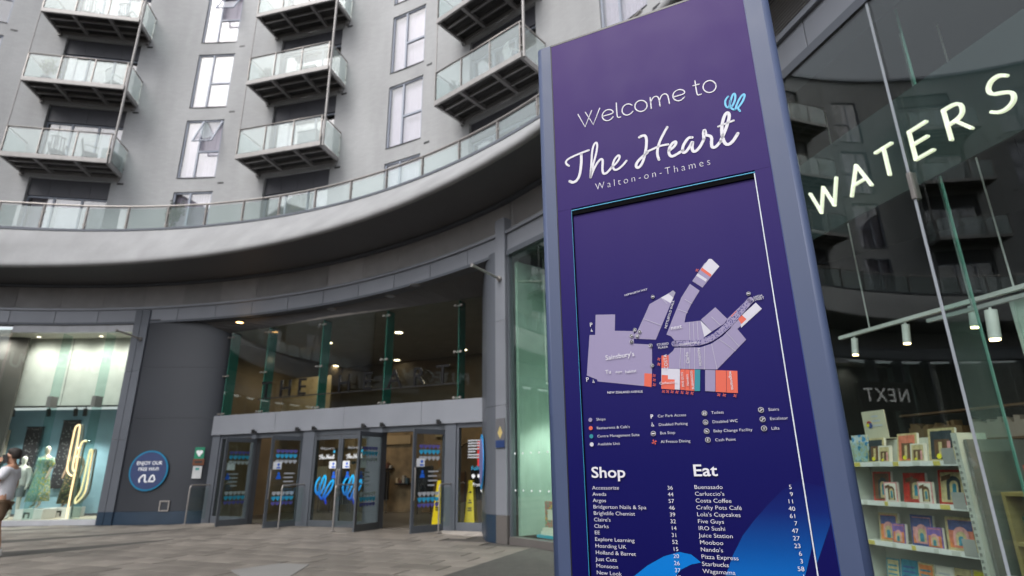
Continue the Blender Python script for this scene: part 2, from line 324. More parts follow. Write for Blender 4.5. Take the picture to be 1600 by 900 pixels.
WELCOME = [(0.0019, [[0.1587, 2.5562], [0.1834, 2.4955], [0.2118, 2.556]]), (0.0019, [[0.1877, 2.5554], [0.2149, 2.4953], [0.2425, 2.5565]]), (0.0019, [[0.2521, 2.519], [0.2925, 2.5193], [0.2888, 2.5329], [0.2751, 2.5413], [0.2588, 2.5392], [0.2488, 2.5241], [0.2514, 2.5072], [0.2649, 2.495], [0.2792, 2.4959], [0.2894, 2.5055]]), (0.0019, [[0.3047, 2.5589], [0.3035, 2.5051], [0.3074, 2.4959], [0.3162, 2.4964]]), (0.0019, [[0.3604, 2.5309], [0.3491, 2.5417], [0.3334, 2.5408], [0.3229, 2.5269], [0.324, 2.5087], [0.337, 2.4955], [0.3527, 2.4977], [0.3612, 2.5061]]), (0.0019, [[0.4117, 2.5192], [0.412, 2.5133], [0.4108, 2.5077], [0.4083, 2.5029], [0.4046, 2.4992], [0.4, 2.4967], [0.3948, 2.4957], [0.3893, 2.4963], [0.3839, 2.4983], [0.3789, 2.5018], [0.3748, 2.5063], [0.3717, 2.5117], [0.37, 2.5176], [0.3697, 2.5235], [0.3708, 2.5291], [0.3733, 2.534], [0.3771, 2.5378], [0.3817, 2.5402], [0.387, 2.5412], [0.3926, 2.5406], [0.398, 2.5385], [0.4029, 2.535], [0.407, 2.5304], [0.41, 2.525], [0.4117, 2.5192]]), (0.0019, [[0.4254, 2.5415], [0.4255, 2.4964]]), (0.0019, [[0.4253, 2.5219], [0.4342, 2.5386], [0.4461, 2.5414], [0.4546, 2.5319], [0.456, 2.4964]]), (0.0019, [[0.4558, 2.5198], [0.4642, 2.5386], [0.4776, 2.5412], [0.4856, 2.5315], [0.4882, 2.4969]]), (0.0019, [[0.5032, 2.5179], [0.5429, 2.5183], [0.5402, 2.5327], [0.5282, 2.5414], [0.5119, 2.5402], [0.5016, 2.5281], [0.5025, 2.5104], [0.5157, 2.4972], [0.5303, 2.4982], [0.5398, 2.507]]), (0.0019, [[0.5794, 2.558], [0.5797, 2.5098], [0.5825, 2.4982], [0.5942, 2.5]]), (0.0019, [[0.5713, 2.5407], [0.5917, 2.5402]]), (0.0019, [[0.6429, 2.5208], [0.643, 2.5147], [0.6417, 2.509], [0.6391, 2.504], [0.6354, 2.5002], [0.6309, 2.4976], [0.6258, 2.4966], [0.6205, 2.4972], [0.6154, 2.4993], [0.6107, 2.5028], [0.6069, 2.5076], [0.6041, 2.5132], [0.6026, 2.5193], [0.6025, 2.5254], [0.6038, 2.5312], [0.6063, 2.5362], [0.6101, 2.5402], [0.6147, 2.5427], [0.6198, 2.5437], [0.6251, 2.5431], [0.6303, 2.5409], [0.6349, 2.5373], [0.6387, 2.5325], [0.6415, 2.5269], [0.6429, 2.5208]])]
MAP = [('lilac', [[0.1787, 1.7873], [0.2443, 1.7801], [0.2394, 1.7262], [0.3012, 1.7178], [0.2981, 1.6777], [0.3542, 1.6689], [0.3466, 1.5806], [0.3413, 1.5389], [0.3191, 1.5433], [0.172, 1.5686], [0.1711, 1.5745], [0.1375, 1.5901], [0.1541, 1.7218], [0.1735, 1.7196]]), ('red', [[0.3235, 1.5825], [0.3464, 1.5789], [0.3413, 1.5389], [0.3191, 1.5433]]), ('lilac', [[0.3579, 1.7993], [0.3953, 1.8153], [0.4342, 1.8327], [0.4414, 1.8256], [0.3674, 1.6832], [0.3005, 1.6934], [0.3004, 1.7071], [0.3144, 1.7205], [0.335, 1.757]]), ('white', [[0.3953, 1.8153], [0.4192, 1.8252], [0.4331, 1.8099], [0.4236, 1.7933]]), ('grey', [[0.4192, 1.8252], [0.4343, 1.8339], [0.4414, 1.8256], [0.4331, 1.8099]]), ('lilac', [[0.4874, 1.847], [0.5138, 1.8209], [0.485, 1.7818], [0.4651, 1.7493], [0.4583, 1.7251], [0.4518, 1.6717], [0.4234, 1.6748], [0.4147, 1.6884], [0.4014, 1.6957], [0.4258, 1.7455], [0.457, 1.8065]]), ('lilac', [[0.5572, 1.9171], [0.5795, 1.8891], [0.523, 1.8296], [0.4954, 1.8548], [0.5368, 1.9055]]), ('white', [[0.5519, 1.918], [0.5599, 1.9166], [0.5795, 1.8891], [0.5539, 1.8634], [0.5288, 1.8929]]), ('red', [[0.5289, 1.894], [0.5542, 1.8664], [0.5497, 1.8593], [0.5237, 1.8864]]), ('white', [[0.5144, 1.8771], [0.5393, 1.8538], [0.5347, 1.8468], [0.5087, 1.8707]]), ('lilac', [[0.4584, 1.7268], [0.5064, 1.7267], [0.5114, 1.6748], [0.5, 1.6676], [0.4518, 1.6717]]), ('white', [[0.5064, 1.7267], [0.5342, 1.6892], [0.5115, 1.676]]), ('lilac', [[0.5077, 1.7294], [0.5531, 1.7626], [0.5826, 1.7229], [0.5732, 1.7099], [0.5342, 1.6892]]), ('lilac', [[0.5826, 1.7229], [0.6483, 1.7763], [0.6526, 1.7706], [0.5923, 1.7177], [0.5787, 1.7121]]), ('lilac', [[0.4223, 1.652], [0.4976, 1.6454], [0.5301, 1.6532], [0.5635, 1.6719], [0.5923, 1.6964], [0.6067, 1.6892], [0.6266, 1.655], [0.5368, 1.5757], [0.3768, 1.5922], [0.3804, 1.6316], [0.401, 1.6313], [0.4159, 1.6424]]), ('red', [[0.5938, 1.7299], [0.611, 1.7446], [0.6167, 1.7366], [0.5991, 1.7225]]), ('lilac', [[0.5836, 1.6974], [0.6143, 1.7172], [0.6191, 1.6988], [0.6067, 1.6892]]), ('white', [[0.6244, 1.7288], [0.6665, 1.7614], [0.6803, 1.741], [0.6171, 1.6912], [0.6178, 1.7045]]), ('red', [[0.612, 1.7192], [0.6244, 1.7288], [0.6353, 1.7151], [0.6195, 1.7021]]), ('red', [[0.3804, 1.6316], [0.402, 1.6301], [0.3985, 1.5931], [0.3769, 1.5939]]), ('white', [[0.3768, 1.5922], [0.4312, 1.5858], [0.4246, 1.5247], [0.3707, 1.5312]]), ('red', [[0.3761, 1.5726], [0.3941, 1.57], [0.393, 1.5584], [0.413, 1.5557], [0.4101, 1.5257], [0.3707, 1.5312]]), ('red', [[0.4322, 1.5846], [0.4456, 1.5835], [0.4394, 1.5226], [0.4262, 1.5246]]), ('red', [[0.4466, 1.5834], [0.4593, 1.5818], [0.4529, 1.52], [0.4404, 1.5219]]), ('red', [[0.4604, 1.5817], [0.4736, 1.5805], [0.4659, 1.518], [0.454, 1.5199]]), ('teal', [[0.4736, 1.5805], [0.4893, 1.5792], [0.482, 1.5164], [0.4664, 1.518]]), ('lilac', [[0.5033, 1.5775], [0.5315, 1.574], [0.5244, 1.5124], [0.4965, 1.5154]]), ('red', [[0.5325, 1.5739], [0.5617, 1.5703], [0.5543, 1.5077], [0.5253, 1.5113]]), ('red', [[0.5627, 1.5703], [0.5915, 1.5668], [0.5852, 1.504], [0.5552, 1.5071]])]
MALL = [[0.4225, 1.6646], [0.4669, 1.6599], [0.4992, 1.6604], [0.5319, 1.6687], [0.56, 1.6862], [0.5914, 1.7105], [0.6235, 1.7419], [0.6537, 1.7711]]
MAPLINES = [[[0.4398, 1.6502], [0.4313, 1.5869]], [[0.4522, 1.6489], [0.4441, 1.5853]], [[0.4672, 1.6474], [0.459, 1.5834]], [[0.4806, 1.6466], [0.4737, 1.5811]], [[0.51, 1.648], [0.5019, 1.5787]], [[0.5301, 1.6532], [0.5368, 1.5757]], [[0.5523, 1.6647], [0.5937, 1.6247]], [[0.5751, 1.6817], [0.6053, 1.6371]], [[0.4736, 1.7249], [0.4696, 1.6709]], [[0.4846, 1.7253], [0.4814, 1.6697]], [[0.4966, 1.7262], [0.4936, 1.6683]], [[0.3347, 1.754], [0.3873, 1.7267]], [[0.3969, 1.8139], [0.4132, 1.7917]], [[0.5393, 1.734], [0.5613, 1.7057]], [[0.4674, 1.7991], [0.4879, 1.7832]], [[0.4449, 1.7696], [0.4724, 1.7559]]]
MAPTXT = [("Sainsbury's", [0.2505, 1.6435], 30, 3), ('P', [0.1623, 1.755], 28, 3), ('P', [0.1399, 1.5769], 28, 3), ('HEPWORTH WAY', [0.3182, 1.8437], 13, 8), ('NETTLEFOLD WALK', [0.4168, 1.7573], 14, 69), ('STUDIO', [0.3875, 1.6665], 14, 2), ('PLAZA', [0.3877, 1.6567], 14, 2), ('HIGH', [0.6748, 1.7788], 14, 8), ('STREET', [0.6748, 1.7709], 14, 8), ('NEW ZEALAND AVENUE', [0.2588, 1.5289], 14, -2), ('COVERED MALL', [0.4658, 1.66], 12, 2), ('COSTA', [0.3913, 1.6107], 20, 90), ('next', [0.4329, 1.7153], 26, 3), ('Tu', [0.2101, 1.596], 24, 2), ('Argos', [0.244, 1.5931], 12, 2), ('habitat', [0.2821, 1.5917], 18, 2), ("Carluccio's", [0.3926, 1.5479], 16, 0), ('FIVE GUYS', [0.4361, 1.5539], 13, 90), ("Nando's", [0.4498, 1.5512], 14, 90), ('BUENASADO', [0.4635, 1.5502], 13, 90), ('Clarks', [0.456, 1.6171], 18, 90), ('MONSOON', [0.4918, 1.617], 14, 90), ('wagamama', [0.5733, 1.5406], 17, -90)]
RINGS = [[0.305, 1.7209], [0.3197, 1.7133], [0.2924, 1.7027], [0.3111, 1.7006], [0.2915, 1.6843], [0.3505, 1.6657], [0.3497, 1.6031], [0.3708, 1.8207], [0.6506, 1.7908]]
STARS = [[0.3721, 1.621], [0.3707, 1.6052], [0.3537, 1.5721], [0.3526, 1.5587], [0.3513, 1.5443], [0.3771, 1.5225], [0.389, 1.5211], [0.4025, 1.5197], [0.4164, 1.5176], [0.4312, 1.5155], [0.4454, 1.5135], [0.4594, 1.5115], [0.5334, 1.5023], [0.5483, 1.5002], [0.5769, 1.4968], [0.5137, 1.8863]]
CHAIRS = [[0.1631, 1.735], [0.1597, 1.5683]]
LEGEND = [('dot', 'lilac', [0.1427, 1.4499], 'Shops', [0.162, 1.4466]), ('dot', 'red', [0.1426, 1.4245], "Restaurants & Cafe's", [0.1617, 1.4201]), ('dot', 'teal', [0.1431, 1.3998], 'Centre Management Suite', [0.1622, 1.3956]), ('dot', 'white', [0.143, 1.3754], 'Available Unit', [0.162, 1.3718]), ('P', 'white', [0.3352, 1.4507], 'Car Park Access', [0.3527, 1.4469]), ('chair', 'white', [0.3355, 1.4263], 'Disabled Parking', [0.3534, 1.422]), ('bus', 'ring', [0.3357, 1.4009], 'Bus Stop', [0.3553, 1.3979]), ('star', 'red', [0.3365, 1.3764], 'Al Fresco Dining', [0.3554, 1.373]), ('wc', 'ring', [0.4879, 1.452], 'Toilets', [0.5063, 1.4488]), ('wheel', 'ring', [0.4879, 1.4268], 'Disabled WC', [0.5066, 1.4232]), ('baby', 'ring', [0.4884, 1.4018], 'Baby Change Facility', [0.5065, 1.3978]), ('pound', 'ring', [0.489, 1.3776], 'Cash Point', [0.5085, 1.3731]), ('stairs', 'ring', [0.6397, 1.4533], 'Stairs', [0.658, 1.4496]), ('esc', 'ring', [0.6403, 1.4279], 'Escalator', [0.6586, 1.4249]), ('lift', 'ring', [0.6406, 1.4033], 'Lifts', [0.6586, 1.3988])]
PETALA = [[0.2456, 1.011], [0.2876, 1.0413], [0.3343, 1.0664], [0.3791, 1.08], [0.4107, 1.0748], [0.435, 1.0562], [0.4081, 1.0499], [0.3801, 1.0361], [0.3623, 1.0178]]
PETALB = [[0.4943, 1.0255], [0.5191, 1.0772], [0.5502, 1.1271], [0.5852, 1.1673], [0.6249, 1.2074], [0.6636, 1.2424], [0.7003, 1.2647], [0.7444, 1.2768], [0.7727, 1.2668], [0.7698, 1.1925], [0.7439, 1.1566], [0.7132, 1.1044], [0.6871, 1.0367]]

# ================================================================== ground
CX, CY = -13.06, -0.34           # centre of the round plaza
RF = 17.6                        # shopfront radius
WX, WY, RW = -12.4, -0.5, 19.35  # apartment wall circle
ENT0 = Vector((-2.322, 14.51, 0)); ENTX = Vector((.9135, -.4067, 0))
M_ent = frame(ENT0, ENTX); 
def ent(t, y=0., z=0.): return M_ent @ Vector((t, y, z))

def ground_mat():
    m = mat('stone_paving_ground', (.15, .138, .125), .75, var=.2, vscale=.6, bump=.25, bscale=60)
    return m
g = MB(); g.add([(-420, -420, 0), (420, -420, 0), (420, 420, 0), (-420, 420, 0)], [(0, 1, 2, 3)])
ground = g.build('ground', mat('ground_joint', (.05, .046, .042), .85, var=.2, vscale=1.), fix=False); tag(ground, 'grey stone paved plaza in front of the shops', 'paving', kind='structure')
# stone slabs laid square to the entrance; the nearest in view as pieces, the rest as one sheet
M_slab = mat('buff_stone_slab', (.150, .134, .117), .62, var=.28, vscale=2.2, bump=.3, bscale=90, objvar=.22)
def gum(m):
    t = m.node_tree; p = t.nodes['Principled BSDF']; src = p.inputs['Base Color'].links[0].from_socket; ge = t.nodes.new('ShaderNodeNewGeometry')
    v = t.nodes.new('ShaderNodeTexVoronoi'); v.inputs['Scale'].default_value = 2.3; t.links.new(ge.outputs['Position'], v.inputs['Vector']); l = t.nodes.new('ShaderNodeMath'); l.operation = 'LESS_THAN'; l.inputs[1].default_value = .07; t.links.new(v.outputs['Distance'], l.inputs[0])
    n = t.nodes.new('ShaderNodeTexNoise'); n.inputs['Scale'].default_value = .5; n.inputs['Detail'].default_value = 6; t.links.new(ge.outputs['Position'], n.inputs['Vector']); r = t.nodes.new('ShaderNodeMapRange'); r.inputs[1].default_value = .35; r.inputs[2].default_value = .65; r.inputs[3].default_value = .78; r.inputs[4].default_value = 1.1; t.links.new(n.outputs[0], r.inputs[0])
    s = t.nodes.new('ShaderNodeVectorMath'); s.operation = 'SCALE'; t.links.new(src, s.inputs[0]); t.links.new(r.outputs[0], s.inputs['Scale'])
    x = t.nodes.new('ShaderNodeMix'); x.data_type = 'RGBA'; t.links.new(l.outputs[0], x.inputs[0]); t.links.new(s.outputs[0], x.inputs[6]); x.inputs[7].default_value = (.05, .047, .043, 1); t.links.new(x.outputs[2], p.inputs['Base Color'])
gum(M_slab)
ang = R_(24)
SX = Vector((math.cos(ang), -math.sin(ang), 0)); SY = Vector((math.sin(ang), math.cos(ang), 0))
SLW, SLD, GAP = .75, .45, .014
slab_me = []
for k in range(3):
    me = MB().box(-SLW / 2 + GAP / 2, SLW / 2 - GAP / 2, -SLD / 2 + GAP / 2, SLD / 2 - GAP / 2, .004, .016 + .0015 * k, .003).mesh('paving_slab'); me.materials.append(M_slab); slab_me.append(me)
far = MB(); cand = []
def kept(p):
    """slabs fill the plaza floor between the shopfront ring and the dark sett area"""
    if math.hypot(p.x - CX, p.y - CY) > RF - .3:
        q = M_ent.inverted() @ p
        if not (-7.0 < q.x < 1.9 and -9 < q.y < .1) or math.hypot(p.x - CX, p.y - CY) > RF + 3: return False
    return True
def in_dark(p):
    a = Vector((-.89, 8.3)); b = Vector((.3, 10.98)); d = b - a
    return d.x * (p.y - a.y) - d.y * (p.x - a.x) < -0.9
def seen(p):
    v = p - Vector((0, 0, 1.3)); az = math.degrees(math.atan2(v.x, v.y)); return -44 < az < 6 and 7.2 < v.y < 19
rows = {}
for i in range(-75, 48):
    for j in range(-14, 60):
        p = SX * ((i + (.5 if j % 2 else 0)) * SLW) + SY * (j * SLD)
        if not kept(p) or in_dark(p): continue
        if seen(p): cand.append((p.length, p, (i * 7 + j * 3) % 3))
        elif p.length < 34: far.add([p + SX * sx * (SLW / 2 - GAP / 2) + SY * sy * (SLD / 2 - GAP / 2) + Vector((0, 0, .016)) for sx, sy in ((-1, -1), (1, -1), (1, 1), (-1, 1))], [(0, 1, 2, 3)])
cand.sort(key=lambda c: c[0])
rot_slab = Matrix.Rotation(-ang, 4, 'Z')
for n_, (l, p, k) in enumerate(cand):
    if n_ < 290: inst('paving_slab', slab_me[k], ground, Matrix.Translation(p) @ rot_slab)
    else: far.add([p + SX * sx * (SLW / 2 - GAP / 2) + SY * sy * (SLD / 2 - GAP / 2) + Vector((0, 0, .016)) for sx, sy in ((-1, -1), (1, -1), (1, 1), (-1, 1))], [(0, 1, 2, 3)])
fo = far.build('paving_field', M_slab, ground); fo['kind'] = 'stuff'
# dark sett area by the signs and the curved dark bands by the clothes shop
M_sett = mat('dark_setts', (.048, .046, .042), .8, var=.35, vscale=7, bump=.5, bscale=30)
def sheet(name, pts, m, z=.021, label=None, cat=None):
    o = MB().slab([(p[0], p[1]) for p in pts], .002, z).build(name, m); o['kind'] = 'structure'
    if label: tag(o, label, cat)
    return o
sheet('sett_paving', [(-4.5, .2), (-.89, 8.3), (.3, 10.98), (.58, 10.4), (1.62, 9.1), (3.0, 6.7), (4.7, -.1), (4.7, -6), (-9, -6)], M_sett, label='dark grey sett paving below the purple sign', cat='paving')
def band(a, b, c, w0, w1, label):
    """curved dark strip through a, b, c tapering from w0 to w1"""
    L = []; Rr = []; a, b, c = Vector(a), Vector(b), Vector(c)
    for i in range(13):
        t = i / 12; p = a * (1 - t) ** 2 + b * 2 * t * (1 - t) + c * t * t; d = ((b - a) * (1 - t) + (c - b) * t).normalized(); n = Vector((-d.y, d.x)) * ((w0 * (1 - t) + w1 * t) / 2)
        L.append(p + n); Rr.append(p - n)
    sheet('sett_band', L + Rr[::-1], M_sett, .020, label, 'paving band')
band((-11.5, 9.3), (-8.4, 10.9), (-7.2, 13.1), 1.7, .12, 'wide dark sett band nearest the man on the phone')
band((-13.5, 11.4), (-9.7, 13.4), (-8.2, 15.7), 1.0, .15, 'middle curved dark sett band below the clothes shop window')
band((-16.5, 14.3), (-13.0, 15.5), (-11.4, 16.6), .7, .1, 'thin dark sett band at the foot of the clothes shop window')
sheet('light_cover_slab', [(-4.0, 8.85), (-3.55, 9.45), (-3.05, 9.3), (-2.95, 8.2), (-3.6, 8.3)], mat('pale_cover', (.17, .167, .162), .7), .024, 'pale grey square access cover in the paving', 'access cover')

# ================================================================== crescent building
B = thing('crescent_building', 'curved grey brick apartment block with balconies above the shops', 'building', loc=(CX, CY, 0))
WO = Vector((WX - CX, WY - CY, 0))
def wall_frame(phi, r=RW):
    a = R_(phi); return frame((WO.x + r * math.cos(a), WO.y + r * math.sin(a), 0), (math.sin(a), -math.cos(a)))
PER = 24.75; FH = 3.03; Z0 = 8.66
WIN = [85.42 + PER * k for k in range(-2, 4)]      # start angles, 4.33 deg wide
DOO = [71.75 + PER * k for k in range(-1, 4)]      # 7.85 deg wide
PH0, PH1, ZTOP = 26.0, 186.0, 21.6
zlev = [Z0 + FH * i for i in range(5)]
opens = []
for p in WIN:
    for i in range(4): opens.append((p, p + 4.33, Z0 + .03 + FH * i, Z0 + 2.5 + FH * i))
for p in DOO:
    for i in range(4): opens.append((p, p + 7.85, Z0 + FH * i, Z0 + 2.88 + FH * i))
pb = sorted({PH0, PH1} | {round(o[0], 4) for o in opens} | {round(o[1], 4) for o in opens})
pf = []
for a, b in zip(pb, pb[1:]):
    n = max(1, math.ceil((b - a) / 1.4)); pf += [a + (b - a) * i / n for i in range(n)]
pf.append(PH1)
zb = sorted({8.3, ZTOP} | {round(o[2], 4) for o in opens} | {round(o[3], 4) for o in opens})
def solid(pm, zm): return not any(o[0] < pm < o[1] and o[2] < zm < o[3] for o in opens)
wall = MB(); uvs = []
def wpt(phi, z, dr=0):
    a = R_(phi); return (WO.x + (RW + dr) * math.cos(a), WO.y + (RW + dr) * math.sin(a), z)
def wq(vs, uv): wall.add(vs, [(0, 1, 2, 3)]); uvs.extend(uv)
S = [[solid((a + b) / 2, (c + d) / 2) for c, d in zip(zb, zb[1:])] for a, b in zip(pf, pf[1:])]
al = lambda p: R_(p) * RW
for i, (a, b) in enumerate(zip(pf, pf[1:])):
    for j, (c, d) in enumerate(zip(zb, zb[1:])):
        if S[i][j]: wq([wpt(a, c), wpt(b, c), wpt(b, d), wpt(a, d)], [(al(a), c), (al(b), c), (al(b), d), (al(a), d)])
        else:
            D = .24
            if i and S[i - 1][j]: wq([wpt(a, c), wpt(a, d), wpt(a, d, D), wpt(a, c, D)], [(0, c), (0, d), (D, d), (D, c)])
            if i + 1 < len(S) and S[i + 1][j]: wq([wpt(b, c), wpt(b, c, D), wpt(b, d, D), wpt(b, d)], [(0, c), (D, c), (D, d), (0, d)])
            if j and S[i][j - 1]: wq([wpt(a, c), wpt(a, c, D), wpt(b, c, D), wpt(b, c)], [(al(a), 0), (al(a), D), (al(b), D), (al(b), 0)])
            if j + 1 < len(zb) - 1 and S[i][j + 1]: wq([wpt(a, d), wpt(b, d), wpt(b, d, D), wpt(a, d, D)], [(al(a), 0), (al(b), 0), (al(b), D), (al(a), D)])
wo_ = wall.build('wall', M_wall, B, fix=False)
ul = wo_.data.uv_layers.new(name='arc')
for i, u in enumerate(uvs): ul.data[i].uv = u
cp = MB()
n_ = 80
vs = []; fs = []
for i in range(n_ + 1):
    p = PH0 + (PH1 - PH0) * i / n_; vs += [wpt(p, ZTOP - .02, -.12), wpt(p, ZTOP - .02, .5), wpt(p, ZTOP + .14, .5), wpt(p, ZTOP + .14, -.12)]
for i in range(n_):
    for k in range(4): fs.append((4 * i + k, 4 * i + (k + 1) % 4, 4 * i + 4 + (k + 1) % 4, 4 * i + 4 + k))
cp.add(vs, fs).build('parapet_coping', M_frame, B)

# ---- windows: tall left light, right side split in two, some with the upper right sash pushed out
hw = RW * R_(4.33) / 2; WH = 2.47
def mk(fn, name, m):
    b = MB(); fn(b); me = b.mesh(name); q = bmesh.new(); q.from_mesh(me); bmesh.ops.recalc_face_normals(q, faces=q.faces); q.to_mesh(me); q.free(); me.materials.append(m); return me
xm = -.12; zm_ = 1.12; fw_ = .035
def f_frame(b):
    y0, y1 = .035, .105
    b.box(-hw + .01, hw - .01, y0, y1, 0.01, .06); b.box(-hw + .01, hw - .01, y0, y1, WH - .06, WH - .01)
    b.box(-hw + .01, -hw + .06, y0, y1, .06, WH - .06); b.box(hw - .06, hw - .01, y0, y1, .06, WH - .06)
    b.box(xm - fw_, xm + fw_, y0, y1, .06, WH - .06); b.box(xm + fw_, hw - .06, y0, y1, zm_ - fw_, zm_ + fw_)
def f_curt(b):
    n = 46; vs = []; fs = []
    for i in range(n + 1):
        x = -hw + .02 + (2 * hw - .04) * i / n; y = .20 + .018 * math.sin(i * 1.9) + .01 * math.sin(i * .7); vs += [(x, y, .02), (x, y, WH - .02)]
    for i in range(n): fs.append((2 * i, 2 * i + 2, 2 * i + 3, 2 * i + 1))
    b.add(vs, fs, True)
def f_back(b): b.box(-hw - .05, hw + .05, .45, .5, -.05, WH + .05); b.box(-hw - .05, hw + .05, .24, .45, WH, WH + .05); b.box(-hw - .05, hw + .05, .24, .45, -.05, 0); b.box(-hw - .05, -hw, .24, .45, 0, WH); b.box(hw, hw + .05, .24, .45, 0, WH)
def f_sill(b): b.box(-hw + .004, hw - .004, -.03, .04, -.012, .012)
W_frame = mk(f_frame, 'window', M_frame); W_curt = mk(f_curt, 'curtain', M_curtain); W_back = mk(f_back, 'room_lining', M_room); W_sill = mk(f_sill, 'sill', M_black)
W_curt_half = mk(lambda b: (f_curt(b)), 'curtain', M_curtain)
for v in W_curt_half.vertices: v.co.x = -hw + .02 + (v.co.x + hw - .02) * .55
def panem(x0, x1, z0, z1): return mk(lambda b: b.box(x0, x1, .065, .077, z0, z1), 'pane', G_win)
W_p1 = panem(-hw + .06, xm - fw_, .06, WH - .06); W_p2 = panem(xm + fw_, hw - .06, .06, zm_ - fw_); W_p3 = panem(xm + fw_, hw - .06, zm_ + fw_, WH - .06)
sw, sh = hw - .06 - xm - fw_, WH - .06 - zm_ - fw_
W_sash = mk(lambda b: (b.box(0, sw, 0, .04, 0, .045), b.box(0, sw, 0, .04, -sh, -sh + .045), b.box(0, .045, 0, .04, -sh + .045, 0), b.box(sw - .045, sw, 0, .04, -sh + .045, 0)), 'open_sash', M_frame)
W_sashp = mk(lambda b: b.box(.045, sw - .045, .015, .027, -sh + .045, 0), 'pane', G_win)
for ci, p in enumerate(WIN):
    for i in range(4):
        if p < 50 and i > 1: continue
        M = wall_frame(p + 2.165); M = Matrix.Translation((0, 0, Z0 + .03 + FH * i)) @ M
        wobj = inst('window', W_frame, B, M)
        inst('pane', W_p1, wobj); inst('pane', W_p2, wobj); inst('sill', W_sill, wobj); inst('room_lining', W_back, wobj)
        inst('curtain', W_curt_half if (ci + i * 2) % 5 in (1, 4) and ci not in (1, 2) else W_curt, wobj)
        if ci == 2 and i in (1, 3):
            inst('open_sash', W_sash, wobj, Matrix.Translation((xm + fw_, .01, WH - .06)) @ Matrix.Rotation(R_(-24), 4, 'X'))
            inst('pane', W_sashp, wobj, Matrix.Translation((xm + fw_, .01, WH - .06)) @ Matrix.Rotation(R_(-24), 4, 'X'))
        else: inst('pane', W_p3, wobj)

# ---- balcony doors: dark head panel over three glazed leaves
dw = RW * R_(7.85) / 2; DH = 2.88; GH = 2.22
def f_dframe(b):
    y0, y1 = .12, .19
    xs = [-dw + .01, -dw * .35, dw * .33, dw - .01]
    for x in xs: b.box(x - (.03 if x != xs[0] else 0), x + (.03 if x != xs[-1] else 0), y0, y1, .0, GH)
    for a, c in zip(xs, xs[1:]): b.box(a + .03, c - .03, y0, y1, GH - .06, GH - .002); b.box(a + .03, c - .03, y0, y1, .002, .09)
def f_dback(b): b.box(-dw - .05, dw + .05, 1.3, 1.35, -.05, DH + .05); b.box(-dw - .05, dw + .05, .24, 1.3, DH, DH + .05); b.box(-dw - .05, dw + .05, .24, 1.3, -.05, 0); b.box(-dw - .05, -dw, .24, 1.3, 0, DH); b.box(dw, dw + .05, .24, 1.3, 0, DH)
D_frame = mk(f_dframe, 'balcony_door', M_frame); D_back = mk(f_dback, 'room_lining', M_room)
D_head = mk(lambda b: [b.box(-dw + .01 + k * (2 * dw - .02) / 4 + .004, -dw + .01 + (k + 1) * (2 * dw - .02) / 4 - .004, .06, .2, GH, DH - .005) for k in range(4)], 'head_panel', M_header)
def leafp(x0, x1): return mk(lambda b: b.box(x0, x1, .15, .162, .09, GH - .06), 'pane', G_win)
D_p = [leafp(-dw + .04, -dw * .35 - .03), leafp(-dw * .35 + .03, dw * .33 - .03), leafp(dw * .33 + .03, dw - .04)]
D_blind = [mk(lambda b, a=a, c=c, h=h: b.box(a, c, .34, .36, GH - h, GH), 'blind', M_blind if h < 1 else M_curtain) for a, c, h in ((-dw + .05, -dw * .4, 2.1), (-dw * .3, dw * .3, .55), (dw * .36, dw - .05, 2.1), (-dw * .3, dw * .3, 2.1), (dw * .36, dw - .05, .5))]
for ci, p in enumerate(DOO):
    for i in range(4):
        M = Matrix.Translation((0, 0, Z0 + FH * i)) @ wall_frame(p + 3.925)
        o = inst('balcony_door', D_frame, B, M)
        for q in D_p: inst('pane', q, o)
        inst('head_panel', D_head, o); inst('room_lining', D_back, o)
        s = (ci * 3 + i) % 4
        for k in ((0, 1), (3, 4), (0, 3), (1, 2))[s]: inst('blind', D_blind[k], o)
# small dark vent slots beside the openings
V_me = mk(lambda b: b.box(-.11, .11, -.012, .05, -.03, .03), 'vent_slot', M_black)
for p in [q - .95 for q in DOO] + [q - .75 for q in WIN]:
    for i in range(1, 4): inst('vent_slot', V_me, B, Matrix.Translation((0, 0, Z0 + FH * i - .22)) @ wall_frame(p))

# ---- balconies
bw, bd = 1.66, 1.22      # half width, depth
def f_edge(b):
    b.box(-bw, bw, -bd, -bd + .07, 0, .17, .008); b.box(-bw, -bw + .07, -bd + .07, -.004, 0, .17); b.box(bw - .07, bw, -bd + .07, -.004, 0, .17)
def f_under(b):
    for x in (-.62, .62): b.box(x - .05, x + .05, -bd + .07, -.077, .0, .12)
    b.box(-bw + .07, bw - .07, -.075, -.004, .0, .119)
    for y in (-.80, -.40): 
        for a, c in ((-bw + .07, -.67), (-.57, .57), (.67, bw - .07)): b.box(a, c, y - .03, y + .03, .04, .115)
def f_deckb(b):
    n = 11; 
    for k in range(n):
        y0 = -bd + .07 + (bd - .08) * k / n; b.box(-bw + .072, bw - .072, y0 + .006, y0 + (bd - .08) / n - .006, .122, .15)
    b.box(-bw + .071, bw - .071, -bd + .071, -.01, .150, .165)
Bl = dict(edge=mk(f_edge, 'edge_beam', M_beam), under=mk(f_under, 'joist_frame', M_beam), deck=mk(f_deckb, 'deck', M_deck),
          bracket=mk(lambda b: b.box(-bw + .05, -bw + .17, -.16, .0, -.14, -.002), 'wall_bracket', M_beam))
HR = 1.17
Bl['rail'] = mk(lambda b: (b.tube([(-bw, -.02, HR), (-bw, -bd + .03, HR), (bw, -bd + .03, HR), (bw, -.02, HR)], .026, 8)), 'handrail', M_steel)
xs_post = [-bw + .03, -bw / 3, bw / 3, bw - .03]
Bl['post'] = mk(lambda b: (b.box(-.012, .012, -.03, .03, .17, HR - .02), b.box(-.05, .05, -.012, .012, .36, .40), b.box(-.05, .05, -.012, .012, .96, 1.0)), 'post', M_steel)
pw = (2 * bw - .1) / 3
